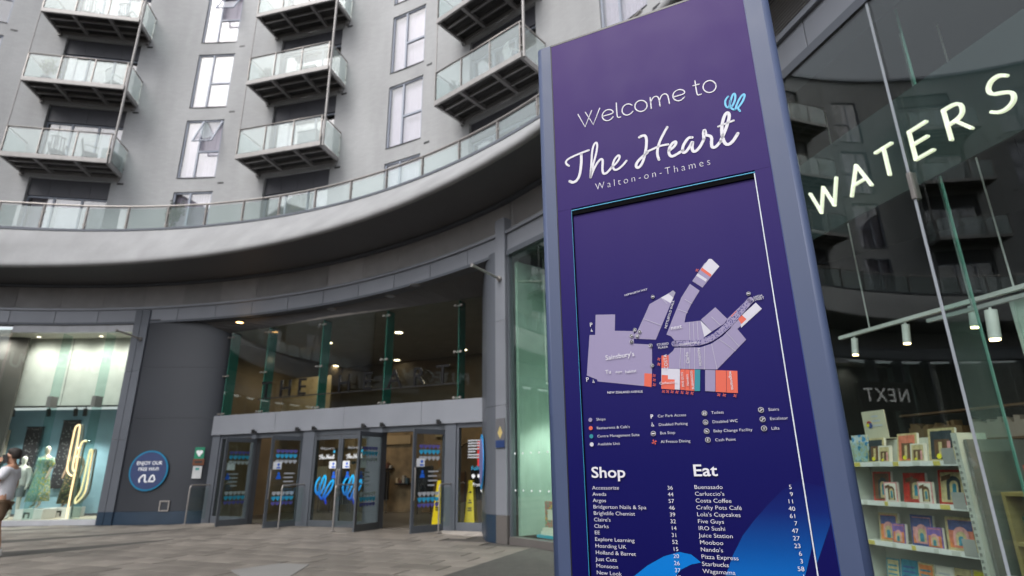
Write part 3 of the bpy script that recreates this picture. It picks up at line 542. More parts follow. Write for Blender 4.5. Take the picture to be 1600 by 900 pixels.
Bl['glass'] = mk(lambda b: b.box(-pw / 2 + .02, pw / 2 - .02, -.006, .006, .20, 1.10), 'glass_panel', G_bal)
Bl['gside'] = mk(lambda b: b.box(-.006, .006, -bd + .09, -.06, .20, 1.10), 'glass_panel', G_bal)
Bl['rod'] = mk(lambda b: b.tube([(0, 0, 0), (0, 0, FH)], .042, 10), 'corner_pole', M_beam)
Bl['thin'] = mk(lambda b: b.tube([(0, 0, 0), (0, 0, FH)], .018, 8), 'tie_rod', M_beam)
T_ = Matrix.Translation
for ci, p in enumerate(DOO):
    for i in range(1, 4):
        if p > 140 and i > 2: continue
        M = T_((0, 0, Z0 + FH * i)) @ wall_frame(p + 3.95)
        e = inst('balcony', Bl['edge'], B, M); e.name = 'balcony'
        inst('joist_frame', Bl['under'], e); inst('deck', Bl['deck'], e); inst('handrail', Bl['rail'], e); inst('wall_bracket', Bl['bracket'], e); inst('wall_bracket', Bl['bracket'], e, T_((2 * bw - .22, 0, 0)))
        for x in xs_post: inst('post', Bl['post'], e, T_((x, -bd + .03, 0)))
        for sx in (-1, 1):
            inst('post', Bl['post'], e, T_((sx * (bw - .0), -.06, 0)) @ Matrix.Rotation(R_(90), 4, 'Z'))
            inst('glass_panel', Bl['gside'], e, T_((sx * bw, 0, 0)))
        for k in (-1, 0, 1): inst('glass_panel', Bl['glass'], e, T_((k * pw, -bd + .03, 0)))
        inst('corner_pole', Bl['rod'], e, T_((bw + .05, -bd + .08, .02))); inst('tie_rod', Bl['thin'], e, T_((-bw - .03, -bd + .08, .02)))

# ---- terrace: sloping concrete fascia, soffit, floor
def circ_r(phi, cx, cy, r):
    """radius of the circle (cx,cy,r) seen from the plaza centre in direction phi"""
    p = max(35., min(97., phi)); a = R_(p); u = Vector((math.cos(a), math.sin(a))); o = Vector((CX - cx, CY - cy)); b = u.dot(o)
    return -b + math.sqrt(b * b - o.dot(o) + r * r)
Rb = lambda p: circ_r(p, -13.57, -2.45, 18.18)
Rt = lambda p: circ_r(p, -12.16, -1.01, 17.28)
Rr = lambda p: circ_r(p, -11.62, -.12, 16.65)
def strip(name, prof, m, p0, p1, n=90, close=False, smooth=True):
    vs = []; fs = []; k = None
    for i in range(n + 1):
        p = p0 + (p1 - p0) * i / n; a = R_(p); pr = prof(p); k = len(pr)
        vs += [(r * math.cos(a), r * math.sin(a), z) for r, z in pr]
    for i in range(n):
        for j in range(k if close else k - 1): fs.append((i * k + j, i * k + (j + 1) % k, (i + 1) * k + (j + 1) % k, (i + 1) * k + j))
    return MB().add(vs, fs, smooth).build(name, m, B)
TP0, TP1 = 6., 188.
strip('terrace_fascia', lambda p: [(Rb(p) + .10, 7.17), (Rb(p) + .04, 7.18), (Rb(p) + .01, 7.215), (Rb(p), 7.27), (Rb(p) + .03, 7.36), (Rb(p) * .5 + Rt(p) * .5 + .01, 7.93), (Rt(p), 8.49), (Rt(p) + .05, 8.5)], M_fascia, TP0, TP1)
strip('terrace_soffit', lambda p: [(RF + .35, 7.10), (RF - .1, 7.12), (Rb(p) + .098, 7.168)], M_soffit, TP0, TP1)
strip('terrace_coping', lambda p: [(Rt(p) - .015, 8.502), (Rt(p) - .015, 8.57), (Rt(p) + .35, 8.57), (Rt(p) + .35, 8.502)], M_metal, TP0, TP1, close=True, smooth=False)
strip('terrace_floor', lambda p: [(Rt(p) + .36, 8.54), (23.0, 8.54)], M_fascia, TP0, TP1, smooth=False)
# ---- lintel ring, louvre panels and trim on the curved shopfront line
def ring_part(name, p0, p1, r0, r1, z0, z1, m): return MB().ring(p0, p1, r0, r1, z0, z1).build(name, m, B)
def louvre_ring(p0, p1):
    b = MB(); n = 15
    for k in range(n):
        z = 6.36 + k * .045; 
        vs = []; fs = []; q = 3
        for i in range(q + 1):
            a = R_(p0 + .05 + (p1 - p0 - .1) * i / q); c, s = math.cos(a), math.sin(a)
            vs += [(r * c, r * s, zz) for r, zz in ((RF + .10, z), (RF + .118, z + .034), (RF + .128, z + .032), (RF + .11, z - .002))]
        for i in range(q):
            for kk in range(4): fs.append((4 * i + kk, 4 * i + (kk + 1) % 4, 4 * i + 4 + (kk + 1) % 4, 4 * i + 4 + kk))
        b.add(vs, fs)
    b.ring(p0, p1, RF + .17, RF + .2, 6.33, 7.08, 3)
    return b.build('louvre_panel', M_louvre, B)
p = 42.6
while p < 186:
    q = min(p + 4.27, 186.5)
    louvre_ring(p, q); ring_part('lintel_panel', p + .03, q - .03, RF, RF + .3, 5.86, 6.24, M_lintel); p = q
ring_part('lintel_ledge', 42.6, 186.5, RF - .05, RF + .3, 6.244, 6.31, M_lintel)
ring_part('lintel_drip', 42.6, 186.5, RF - .02, RF + .3, 5.79, 5.852, M_metal)
ring_part('louvre_head', 42.6, 186.5, RF + .02, RF + .3, 7.04, 7.10, M_metal)
# straight lintels over the bookshop
V = [Vector((CX + RF * math.cos(R_(42.55)), CY + RF * math.sin(R_(42.55)), 0)), Vector((1.70, 9.246, 0)), Vector((3.058, 6.75, 0)), Vector((4.75, -.04, 0))]
def seg_frame(i): return frame(V[i], V[i + 1] - V[i]), (V[i + 1] - V[i]).length
Binv = Matrix.Translation((-CX, -CY, 0))
for i in range(3):
    F, Ls = seg_frame(i); F = Binv @ F; n = max(1, round(Ls / 1.4))
    for k in range(n):
        a, c = Ls * k / n + .006, Ls * (k + 1) / n - .006
        MB().box(a, c, 0, .3, 5.84, 6.22, .006).build('lintel_panel', M_lintel, B, F)
        b = MB()
        for j in range(15):
            z = 6.36 + j * .045; b.prism([(a, 0), (c, 0), (c, .034), (a, .034)], .10, .108); 
            for t in range(8): x, y, zz = b.v[-8 + t]; b.v[-8 + t] = (x, y + (.018 if zz > .02 else 0), zz + z)
        b.box(a, c, .17, .2, 6.33, 7.08); b.build('louvre_panel', M_louvre, B, F)
    MB().box(.002, Ls - .002, -.05, .3, 6.224, 6.30).build('lintel_ledge', M_lintel, B, F)
    MB().box(.002, Ls - .002, -.03, .3, 5.72, 5.832).build('lintel_drip', M_metal, B, F)
    MB().box(.002, Ls - .002, .02, .3, 7.04, 7.10).build('louvre_head', M_metal, B, F)

# ---- terrace balustrade
TB = thing('terrace_balustrade', 'long curved glass balustrade with steel handrail along the terrace edge', 'balustrade', loc=(CX, CY, 0))
def rail_pt(p, z, dr=0): a = R_(p); r = Rr(p) + dr; return Vector((r * math.cos(a), r * math.sin(a), z))
b = MB(); b.tube([rail_pt(30 + i * 1.2, 9.45) for i in range(120)], .032, 8); b.build('handrail', M_steel, TB)
b = MB(); b.tube([rail_pt(30 + i * 1.2, 8.64) for i in range(120)], .02, 6); b.build('bottom_rail', M_metal, TB)
ps = [91.0 - 4.25 * k for k in range(-18, 15)]
for k, p in enumerate(ps):
    F = frame(rail_pt(p, 0), (math.sin(R_(p)), -math.cos(R_(p))))
    b = MB(); b.box(-.014, .014, -.035, .035, 8.575, 9.42); b.box(-.06, .06, -.014, .014, 8.78, 8.82); b.box(-.06, .06, -.014, .014, 9.18, 9.22); b.build('post', M_steel, TB, F)
    if k + 1 < len(ps):
        a, c = rail_pt(p - .14, 0), rail_pt(ps[k + 1] + .14, 0) 
        F = frame(rail_pt(p + .12 - 4.25, 0) * 0 + rail_pt(p - .12, 0), rail_pt(p - 4.13, 0) - rail_pt(p - .12, 0)); L_ = (rail_pt(p - 4.13, 0) - rail_pt(p - .12, 0)).length
        MB().box(.02, L_ - .02, -.006, .006, 8.66, 9.36).build('glass_panel', G_bal, TB, F)

# ================================================================== shopping centre entrance
def door_text(): pass
M_fin = mat('teal_glass_fin', (.038, .165, .135), .12, spec=.6)
M_door = mat('door_frame_grey', (.085, .095, .11), .42, metal=.3)
E_ = thing('centre_entrance', 'tall glazed shopping centre entrance with three pairs of doors under black letters', 'entrance', M_ent)
TE = [-7.0, -5.46, -3.38, -1.18, 1.04, 2.35]
for a, c in zip(TE, TE[1:]): MB().box(a + .008, c - .008, -.008, .008, 2.965, 5.5).build('glazing_pane', G_shop, E_)
for t in TE[:5]:
    f = MB().box(t - .012, t + .012, .03, .36, 2.965, 5.5).build('glass_fin', M_fin, E_)
    for z in (3.02, 4.15, 5.35):
        b = MB(); b.tube([(t - .09, -.03, z), (t - .09, .02, z)], .03, 8); b.tube([(t + .09, -.03, z), (t + .09, .02, z)], .03, 8); b.box(t - .1, t + .1, .012, .028, z - .02, z + .02); b.build('bolt_fitting', M_steel, f)
xs = [-7.15, -4.7, -2.3, .1, 2.35]
for a, c in zip(xs, xs[1:]): MB().box(a + .004, c - .004, -.10, .30, 2.405, 2.96, .006).build('transom_panel', M_lintel, E_)
for a, c in ((-7.12, -6.82), (-5.55, -5.40), (-3.66, -3.27), (-1.47, -1.07), (.76, 1.06)): MB().box(a, c, -.06, .16, 0, 2.40, .006).build('post', M_metal, E_)
for a, c in ((-5.40, -3.66), (-3.27, -1.47), (-1.07, .76)): MB().box(a + .002, c - .002, -.04, .14, 2.27, 2.40).build('door_head', M_door, E_)
for t in (-5.35, -3.75, -3.18, -1.56, -.98, .66): b = MB(); b.tube([(t, -.12, 2.44), (t, -.20, 2.44)], .03, 8); b.box(t - .045, t + .045, -.25, -.20, 2.40, 2.50, .01); b.build('sensor', M_black, E_)
# end panels beside the doors
def sidelight(a, c):
    b = MB(); b.box(a, c, -.02, .10, 0, .20); b.box(a, c, -.02, .10, 2.30, 2.40); b.box(a, a + .06, -.02, .10, .2, 2.3); b.box(c - .06, c, -.02, .10, .2, 2.3)
    o = b.build('sidelight', M_metal, E_); MB().box(a + .06, c - .06, .03, .042, .2, 2.3).build('pane', G_shop, o); return o
sl0 = sidelight(-6.82, -5.55); sl1 = sidelight(1.06, 2.35)
M_cy = mat('cyan_vinyl', (.03, .36, .60), .5); M_wv = mat('white_vinyl', (.72, .74, .76), .5); M_bl = mat('blue_vinyl', (.01, .12, .62), .5); M_pu = mat('violet_vinyl', (.10, .09, .33), .5)
M_gry = mat('grey_vinyl', (.42, .44, .47), .5); M_redv = mat('red_vinyl', (.55, .02, .02), .5)
def heartgrad():
    m = mat('blue_gradient_vinyl', (.0, .2, .8), .5); t = m.node_tree; p = t.nodes['Principled BSDF']
    tc = t.nodes.new('ShaderNodeTexCoord'); sp = t.nodes.new('ShaderNodeSeparateXYZ'); t.links.new(tc.outputs['Object'], sp.inputs[0])
    r = t.nodes.new('ShaderNodeValToRGB'); r.color_ramp.elements[0].color = (.005, .02, .42, 1); r.color_ramp.elements[1].color = (.01, .45, .85, 1)
    mr = t.nodes.new('ShaderNodeMapRange'); mr.inputs[1].default_value = .60; mr.inputs[2].default_value = 1.22; t.links.new(sp.outputs['Z'], mr.inputs[0]); t.links.new(mr.outputs[0], r.inputs[0]); t.links.new(r.outputs[0], p.inputs['Base Color']); return m
M_hg = heartgrad()
bx = [p[0] for s in BUTTERFLY for p in s[1]]; bz = [p[1] for s in BUTTERFLY for p in s[1]]
def heart_logo(b, cx, cz, size, wd, y0, y1):
    k = size / (max(bz) - min(bz)); mx_, mz_ = (min(bx) + max(bx)) / 2, (min(bz) + max(bz)) / 2
    for _, st in BUTTERFLY: b.stroke([(cx + (p[0] - mx_) * k, cz + (p[1] - mz_) * k) for p in st], wd, y0, y1, 2)
hx = [p[0] for s in HEART for p in s[1]]; hz = [p[1] for s in HEART for p in s[1]]
def script_logo(b, cx, cz, width, wd, y0, y1):
    k = width / (max(hx) - min(hx)); mx_, mz_ = (min(hx) + max(hx)) / 2, (min(hz) + max(hz)) / 2
    for _, st in HEART: b.stroke([(cx + (p[0] - mx_) * k, cz + (p[1] - mz_) * k) for p in st], wd, y0, y1, 1)
def leaf(t, angle, hinge, wdt, kind):
    """glazed door leaf; hinge 'L' leaf runs right from the hinge, 'R' runs left; opens outwards"""
    s = 1 if hinge == 'L' else -1
    M = Matrix.Translation((t, -.02, 0)) @ Matrix.Rotation(R_(-angle * s), 4, 'Z')
    X = lambda a: s * a
    b = MB(); b.box(X(.004), X(.075), -.025, .025, .02, 2.26); b.box(X(wdt - .075), X(wdt - .004), -.025, .025, .02, 2.26); b.box(X(.075), X(wdt - .075), -.025, .025, .02, .17); b.box(X(.075), X(wdt - .075), -.025, .025, 2.15, 2.26)
    d = b.build('door', M_door, E_, M)
    MB().box(X(.075), X(wdt - .075), -.006, .006, .17, 2.15).build('pane', G_shop, d)
    b = MB(); b.tube([(X(wdt - .04), -.045, .7), (X(wdt - .04), -.07, .75), (X(wdt - .04), -.07, 1.35), (X(wdt - .04), -.045, 1.4)], .014, 6); b.build('handle', M_steel, d)
    cx = X(wdt / 2); yf = -.012
    if kind == 'logo':
        b = MB(); heart_logo(b, cx - s * .0, .92, .68, .028, yf, yf + .004); b.build('heart_sticker', M_hg, d)
        b = MB(); script_logo(b, cx, 1.72, .50, .010, yf, yf + .004); b.build('script_sticker', M_wv, d)
        text('welcome_sticker', 'Welcome to', M_gry, d, cx, yf, 1.90, .09, 'CENTER')
        MB().disc(cx + .24, 1.84, .035, yf, yf + .004, 12).build('cyan_sticker', M_cy, d)
    else:
        for z, m, hh in ((1.86, M_pu, .045), (1.74, M_cy, .055), (1.60, M_gry, .05), (.82, M_gry, .05), (.70, M_cy, .055), (.58, M_pu, .045)):
            b = MB()
            for k in range(5): x = cx + (k - 2) * .115; b.prism([(x - .05, z + hh), (x + .05, z + hh), (x + .05, z), (x, z - hh), (x - .05, z)], yf, yf + .004)
            b.build('pattern_sticker', m, d)
        for k in range(4): MB().box(cx - .02, cx + (.26, .22, .24, .16)[k], yf, yf + .004, 1.30 - k * .1, 1.33 - k * .1).build('text_line_sticker', M_gry, d)
    nx = X(wdt - .22)
    MB().box(nx - .12, nx + .10, yf - .006, yf - .002, 1.42, 1.60).build('notice_card', M_wv, d)
    MB().disc(nx + .02, 1.535, .035, yf - .009, yf - .0065, 12).build('notice_mark', M_bl, d)
    MB().box(nx - .03, nx + .07, yf - .009, yf - .0065, 1.44, 1.475).build('notice_mark', M_bl, d)
    b = MB(); b.disc(nx + .05, 1.31, .035, yf, yf + .004, 12); b.prism([(nx - .02, 1.18), (nx + .12, 1.18), (nx + .09, 1.27), (nx + .01, 1.27)], yf, yf + .004); b.build('person_sticker', M_bl, d)
    return d
leaf(-5.395, 104, 'L', .86, 'dots'); leaf(-3.665, 68, 'R', .86, 'dots')
leaf(-3.265, 0, 'L', .895, 'logo'); leaf(-1.475, 0, 'R', .895, 'logo')
leaf(-1.065, 92, 'L', .90, 'dots'); leaf(.755, 66, 'R', .90, 'dots')
# stickers on the right end panel
for k, (wd_, z) in enumerate(((.62, 1.98), (.62, 1.92), (.62, 1.86), (.5, 1.79), (.2, 1.73), (.62, 1.66), (.62, 1.60))): MB().box(1.36, 1.36 + wd_, -.006, .02, z, z + .028).build('text_line_sticker', M_gry, sl1)
text('follow_us_sticker', 'Follow us', M_cy, sl1, 1.44, .01, 1.33, .13, ext=.002)
for k in range(4): MB().disc(1.50 + k * .15, 1.20, .045, .005, .02, 10).build('social_sticker', M_wv, sl1)
text('wifi_sticker', 'Free WiFi', M_wv, sl1, 1.48, .01, .98, .11, ext=.002)
b = MB(); b.prism([(1.68, .90), (1.78, .90), (1.73, .82)], .005, .02); b.build('wifi_sticker', M_wv, sl1)
MB().box(1.60, 1.72, .008, .014, 1.42, 1.98).build('red_strip_sticker', M_redv, sl1)
# entrance soffit, sloping from the lintel to the glazing head
pts_o = [Vector((CX + (RF + .28) * math.cos(R_(a)), CY + (RF + .28) * math.sin(R_(a)), 5.80)) for a in [84.2 - 39.4 * k / 24 for k in range(25)]]
pts_i = [ent(-7.6 + 10.1 * k / 24, .02, 5.50) for k in range(25)]
sb = MB(); sb.add(pts_o + pts_i, [(k, k + 1, 26 + k, 25 + k) for k in range(24)])
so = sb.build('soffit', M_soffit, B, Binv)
def downlight(name, p, label, lit=True, col=(1, .82, .55), s=14, r=.085, grp='round ceiling downlights'):
    t = thing(name, label, 'downlight', loc=p, group=grp)
    b = MB(); n = 16
    for k in range(n):
        a0, a1 = 2 * math.pi * k / n, 2 * math.pi * (k + 1) / n
        b.add([(r * math.cos(a0), r * math.sin(a0), -.012), (r * math.cos(a1), r * math.sin(a1), -.012), (1.3 * r * math.cos(a1), 1.3 * r * math.sin(a1), 0), (1.3 * r * math.cos(a0), 1.3 * r * math.sin(a0), 0)], [(0, 1, 2, 3)])
    b.build('rim', M_steel, t); 
    MB().slab([(r * math.cos(2 * math.pi * k / n), r * math.sin(2 * math.pi * k / n)) for k in range(n)], -.01, -.002).build('lens', emis('lamp_lens_%d' % s, col, s) if lit else M_frame, t); return t
for p, lit, lab in (((-8.0, 16.3), True, 'glowing amber downlight in the dark soffit beside the dark curved wall'), ((-4.9, 15.0), False, 'unlit round downlight in the middle of the entrance soffit'), ((-3.1, 13.95), False, 'unlit round downlight near the column in the entrance soffit'), ((-2.35, 13.2), False, 'unlit round downlight nearest the lintel in the entrance soffit')):
    q = M_ent.inverted() @ Vector((p[0], p[1], 0)); rr = math.hypot(p[0] - CX, p[1] - CY); fr = max(0., min(1., -q.y / (-q.y + max(.05, rr - RF - .2)))) if rr > RF else 0
    z = 5.5 + .3 * min(1, max(0, -q.y / 2.6))
    downlight('soffit_downlight', (p[0], p[1], z - .02), lab, lit, (1, .55, .2), 6, .10, None)
# dark curved return wall on the left and column with round flank on the right
dwp = [(-11.27, 17.16), (-10.9, 17.12), (-10.4, 17.10), (-9.9, 17.12), (-9.4, 17.18), (-9.0, 17.30), (-8.72, 17.50), (-8.62, 17.75)]
def wallsheet(name, pts, z0, z1, m, parent, th=.12, M=None, smooth=True):
    P = [Vector(p) for p in pts]; Q = []
    for _ in range(3):
        S_ = [P[0]]
        for i in range(len(P) - 1): S_ += [P[i] * .75 + P[i + 1] * .25, P[i] * .25 + P[i + 1] * .75]
        P = S_ + [P[-1]]
    for i in range(len(P)):
        t = (P[min(i + 1, len(P) - 1)] - P[max(i - 1, 0)]).normalized(); Q.append(P[i] + Vector((-t.y, t.x)) * th)
    n = len(P); b = MB()
    vs = [(p.x, p.y, z) for z in (z0, z1) for p in P] + [(p.x, p.y, z) for z in (z0, z1) for p in Q]
    fs = [(i, i + 1, n + i + 1, n + i) for i in range(n - 1)] + [(2 * n + i + 1, 2 * n + i, 3 * n + i, 3 * n + i + 1) for i in range(n - 1)]
    fs += [(n + i, n + i + 1, 3 * n + i + 1, 3 * n + i) for i in range(n - 1)] + [(i + 1, i, 2 * n + i, 2 * n + i + 1) for i in range(n - 1)] + [(0, n, 3 * n, 2 * n), (n - 1, 3 * n - 1, 4 * n - 1, 2 * n - 1)]
    b.add(vs, fs); return b.build(name, m, parent, M, fix=True)
for z0, z1 in ((.35, 2.9), (2.904, 4.4), (4.404, 5.9)): wallsheet('return_wall_panel', dwp, z0, z1, M_dark, B, M=Binv)
wallsheet('return_wall_plinth', [(x, y - .01) for x, y in dwp], .004, .346, M_plinth, B, th=.13, M=Binv)
def polar(r, a): return (CX + r * math.cos(R_(a)), CY + r * math.sin(R_(a)))
# column beside the clothes shop
def column(p0, p1, segs):
    for (z0, z1, m) in segs:
        MB().slab([tuple(Vector(polar(RF - .06, p0)) - Vector((CX, CY))), tuple(Vector(polar(RF - .06, p1)) - Vector((CX, CY))), tuple(Vector(polar(RF + .35, p1)) - Vector((CX, CY))), tuple(Vector(polar(RF + .35, p0)) - Vector((CX, CY)))], z0, z1).build('column_casing', m, B)
column(83.95, 84.75, ((.004, .346, M_plinth), (.35, 2.3, M_metal), (2.308, 4.3, M_metal), (4.308, 6.2, M_metal)))
column(84.80, 85.5, ((.004, .346, M_plinth), (.35, 2.3, M_metal), (2.308, 4.3, M_metal), (4.308, 6.2, M_metal)))
M_plin2 = mat('brown_grey_plinth', (.10, .092, .088), .5)
column(42.62, 43.62, ((.004, .50, M_plin2), (.504, 2.55, M_lintel), (2.558, 4.3, M_lintel), (4.308, 6.62, M_lintel)))
fl = [(polar(RF - .03, 43.66)), (polar(RF - .03, 44.25)), (-.575, 12.12), (-.60, 12.3), (-.66, 12.8), (-.72, 13.35), (-.74, 13.75)]
for z0, z1, m in ((.004, .50, M_plinth), (.504, 2.55, M_metal), (2.558, 5.9, M_metal)): wallsheet('column_flank', fl[::-1], z0, z1, m, B, th=.15, M=Binv)

# ---- small fixtures on the entrance walls
M_disc = mat('sticker_navy', (.022, .038, .115), .5); M_cyr = mat('sticker_cyan', (.0, .15, .29), .45)
Fd = frame((-10.40, 17.075, 1.44), (1, .005))
t = thing('round_wifi_sticker', 'round navy sticker with cyan rim advertising wi-fi on the dark wall', 'sign', Fd)
MB().disc(0, 0, .55, -.012, -.004, 40).build('rim', M_cyr, t); MB().disc(0, 0, .505, -.018, -.0125, 40).build('disc', M_disc, t)
text('lettering', 'ENJOY OUR', M_wv, t, 0, -.021, .16, .135, 'CENTER', offset=.002); text('lettering', 'FREE WI-FI', M_wv, t, 0, -.021, 0.0, .125, 'CENTER', offset=.002)
b = MB(); b.stroke([(-.20, -.30), (-.22, -.22), (-.12, -.12), (-.06, -.12), (-.06, -.30), (.0, -.30)], .022, -.024, -.019, 1); b.stroke([(.06, -.29), (.10, -.16), (.17, -.11), (.24, -.29), (.06, -.29)], .022, -.024, -.019, 1); b.build('symbol', M_wv, t)
Fs = frame((-9.11, 17.245, 1.9), (.9, .2))
t = thing('defibrillator_sign', 'small green sign with white heart on the dark wall by the doors', 'sign', Fs)
MB().box(-.13, .13, -.012, -.002, -.17, .17, .004).build('plate', mat('safety_green', (.0, .17, .09), .5), t); b = MB(); b.disc(-.04, .04, .05, -.016, -.0125, 12); b.disc(.04, .04, .05, -.016, -.0125, 12); b.prism([(-.085, .02), (.085, .02), (0, -.10)], -.0165, -.0126); b.build('heart_mark', M_wv, t)
t = thing('wooden_plate', 'brown plate between the green sign and the white notice', 'sign', frame((-9.10, 17.24, 1.66), (.9, .2))); MB().box(-.15, .15, -.02, -.002, -.09, .09, .005).build('board', mat('brown_board', (.12, .035, .012), .6), t); MB().box(-.10, .10, -.024, -.0205, -.03, .03).build('lettering_strip', M_black, t)
t = thing('white_notice', 'small white paper notice below the brown plate', 'notice', frame((-9.105, 17.24, 1.38), (.9, .2))); MB().box(-.12, .12, -.008, -.002, -.17, .17).build('paper', mat('paper_grey', (.45, .46, .47), .8), t); MB().box(-.05, .05, -.012, -.0085, .06, .12).build('mark', mat('teal_mark', (.02, .22, .20), .6), t)
t = thing('wall_hatch', 'small square metal-framed hatch low on the dark wall', 'hatch', frame((-9.82, 17.13, .49), (1, .05))); b = MB(); 
for s in (-1, 1): b.box(s * .12 - .016, s * .12 + .016, -.03, -.004, -.14, .14); b.box(-.104, .104, -.03, -.004, s * .124 - .016, s * .124 + .016)
b.build('frame', M_steel, t); MB().box(-.10, .10, -.012, -.004, -.105, .105).build('door', M_dark, t)
t = thing('column_sticker', 'round blue sticker seen edge-on on the column flank beside the doors', 'sign', frame((-.68, 12.68, 1.5), (.13, -1))); MB().disc(0, 0, .56, -.02, -.008, 40).build('rim', mat('bright_cyan_rim', (.02, .28, .62), .45), t); MB().disc(0, 0, .47, -.03, -.021, 40).build('disc', mat('lilac_disc', (.16, .16, .36), .45), t)
pc = Vector(polar(RF - .065, 43.1))
t = thing('column_plaque', 'small dark plaque with gold diamond on the grey column', 'plaque', frame((pc.x, pc.y, 2.02), (math.sin(R_(43.1)), -math.cos(R_(43.1))))); MB().box(-.13, .13, -.02, -.002, -.28, .28, .005).build('plate', mat('plaque_slate', (.11, .11, .12), .4), t); MB().box(-.13, .13, -.024, -.0205, -.28, -.14).build('name_strip', mat('plaque_navy', (.02, .04, .12), .4), t); MB().prism([(0, .13), (.07, 0), (0, -.11), (-.07, 0)], -.027, -.0205).build('diamond', mat('gold', (.75, .6, .25), .35, metal=.5), t)
def pole(p, q, label, side):
    t = thing('banner_pole', label, 'banner pole', loc=p); d = Vector(q) - Vector(p)
    MB().tube([(0, 0, 0), tuple(d)], .028, 8).build('arm', M_steel, t); MB().tube([tuple(d * .97), tuple(d * 1.03)], .045, 8).build('end_cap', M_steel, t); MB().tube([tuple(d * -.02), tuple(d * .06)], .06, 10).build('wall_plate', M_steel, t)
cb = Vector(polar(RF - .07, 43.1)); pole((cb.x, cb.y, 5.22), (-.80, 11.05, 5.32), 'steel banner pole jutting from the grey column by the green glass', 0)
ca = Vector(polar(RF - .07, 84.4)); pole((ca.x, ca.y, 5.28), (-11.75, 16.55, 5.42), 'steel banner pole jutting from the column by the clothes shop', 0)
# guard rails beside the door swings
def guard(tt, ln, label):
    t = thing('guard_rail', label, 'guard rail', M_ent @ Matrix.Translation((tt, -.07, .016)), 'steel guard rails beside the doors')
    MB().tube([(0, 0, 1.02), (0, -ln + .08, 1.02), (0, -ln + .02, 1.0), (0, -ln, .94), (0, -ln, 0.02)], .018, 8).build('rail', M_steel, t)
    MB().box(-.005, .005, -ln + .05, -.02, .12, .95).build('glass_panel', G_shop, t); MB().tube([(0, -ln, .018), (0, -ln, .03)], .07, 12).build('foot_plate', M_steel, t)
guard(-6.95, .62, 'steel guard rail at the far left of the doors'); guard(-3.46, .75, 'steel guard rail between the open left doors and the closed logo doors'); guard(-1.6, .95, 'steel guard rail in front of the right logo door'); guard(.95, .5, 'steel guard rail beside the right-hand open door')
# yellow cone signs
M_yel = mat('safety_yellow', (.80, .56, .01), .45)
def cone(x, y, label, rz):
    t = thing('wet_floor_sign', label, 'safety sign', M_ent @ Matrix.Translation((x, y, .022)) @ Matrix.Rotation(R_(rz), 4, 'Z'), 'yellow floor signs behind the glass')
    b = MB()
    for i in range(4):
        a = R_(45 + 90 * i); a2 = R_(135 + 90 * i)
        b.add([(.20 * math.cos(a), .20 * math.sin(a), 0), (.20 * math.cos(a2), .20 * math.sin(a2), 0), (.075 * math.cos(a2), .075 * math.sin(a2), 1.06), (.075 * math.cos(a), .075 * math.sin(a), 1.06)], [(0, 1, 2, 3)])
    b.box(-.053, .053, -.053, .053, 1.0605, 1.08); b.build('body', M_yel, t)
    b = MB(); 
    for z, ww in ((.80, .03), (.62, .025), (.57, .05), (.45, .05), (.40, .05)):
        yy = -(.1414 - (.1414 - .053) * z / 1.06) - .004; b.box(-ww, ww, yy - .001, yy + .004, z, z + .03)
    b.build('warning_print', M_black, t)
cone(1.22, .45, 'yellow wet floor sign standing behind the right end panel', 6); cone(.36, .45, 'yellow wet floor sign copy standing in for a reflection at the right-hand open door', -8)  # second sign is a copy placed where only a reflection shows
# pale half-round mat
hp = [(1.75 + .95 * math.cos(math.pi + math.pi * k / 20), -.12 + .62 * math.sin(math.pi + math.pi * k / 20)) for k in range(21)]
MB().slab([(p[0], p[1]) for p in hp], .004, .034).build('step_slab', mat('pale_stone_step', (.34, .31, .28), .7, var=.25, vscale=6), None, M_ent)
tag(bpy.data.objects['step_slab'], 'pale half-round stone step at the right end of the doors', 'step')
# THE HEART letters hung in front of the glazing
LB = thing('entrance_letters', 'black letters reading THE HEART standing in front of the entrance glazing', 'sign lettering', M_ent)
for ch, x in zip('THEHEART', (-5.30, -4.62, -3.95, -2.55, -1.72, -.92, -.17, .52)):
    me = text_mesh(ch, .66, 'LEFT', 1, .0, .018).copy(); me.materials.append(mat('black_gloss_letter', (.006, .006, .007), .3)); o = inst('letter', me, LB, T_((x, -.16, 3.37)))
MB().box(-5.4, 1.05, -.15, -.13, 3.335, 3.362).build('letter_rail', M_black, LB)

# ---- mall interior behind the doors
MI = thing('mall_interior', 'dim mall hall with warm shop lights seen through the entrance doors', 'interior', M_ent)
M_mfloor = mat('dark_polished_floor', (.10, .09, .08), .3, var=.2, vscale=1); M_mwall = mat('tan_mall_wall', (.26, .20, .14), .75, var=.25, vscale=1.2); M_mceil = mat('mall_ceiling', (.30, .28, .26), .8)
MB().box(-8.2, 3.3, .20, 16, .0, .019).build('floor', M_mfloor, MI); MB().box(-9.9, 3.4, .0, 16, 5.52, 5.6).build('ceiling', M_mceil, MI)
MB().box(-9.9, 3.4, 16, 16.2, 0, 5.6).build('back_wall', M_mwall, MI); MB().box(-8.4, -8.2, .3, 16, 0, 5.6).build('side_wall', M_mwall, MI); MB().box(3.3, 3.5, .3, 16, 0, 5.6).build('side_wall', mat('dark_side_wall', (.05, .045, .04), .8), MI)
MB().box(-8.2, 3.3, 6.6, 6.9, 2.9, 5.5).build('bulkhead', mat('brown_bulkhead', (.15, .125, .10), .7), MI)
MB().box(-8.2, -6.0, 3.5, 3.6, 2.6, 4.6).build('lit_screen', mat('warm_screen', (.20, .155, .09), .8), MI)
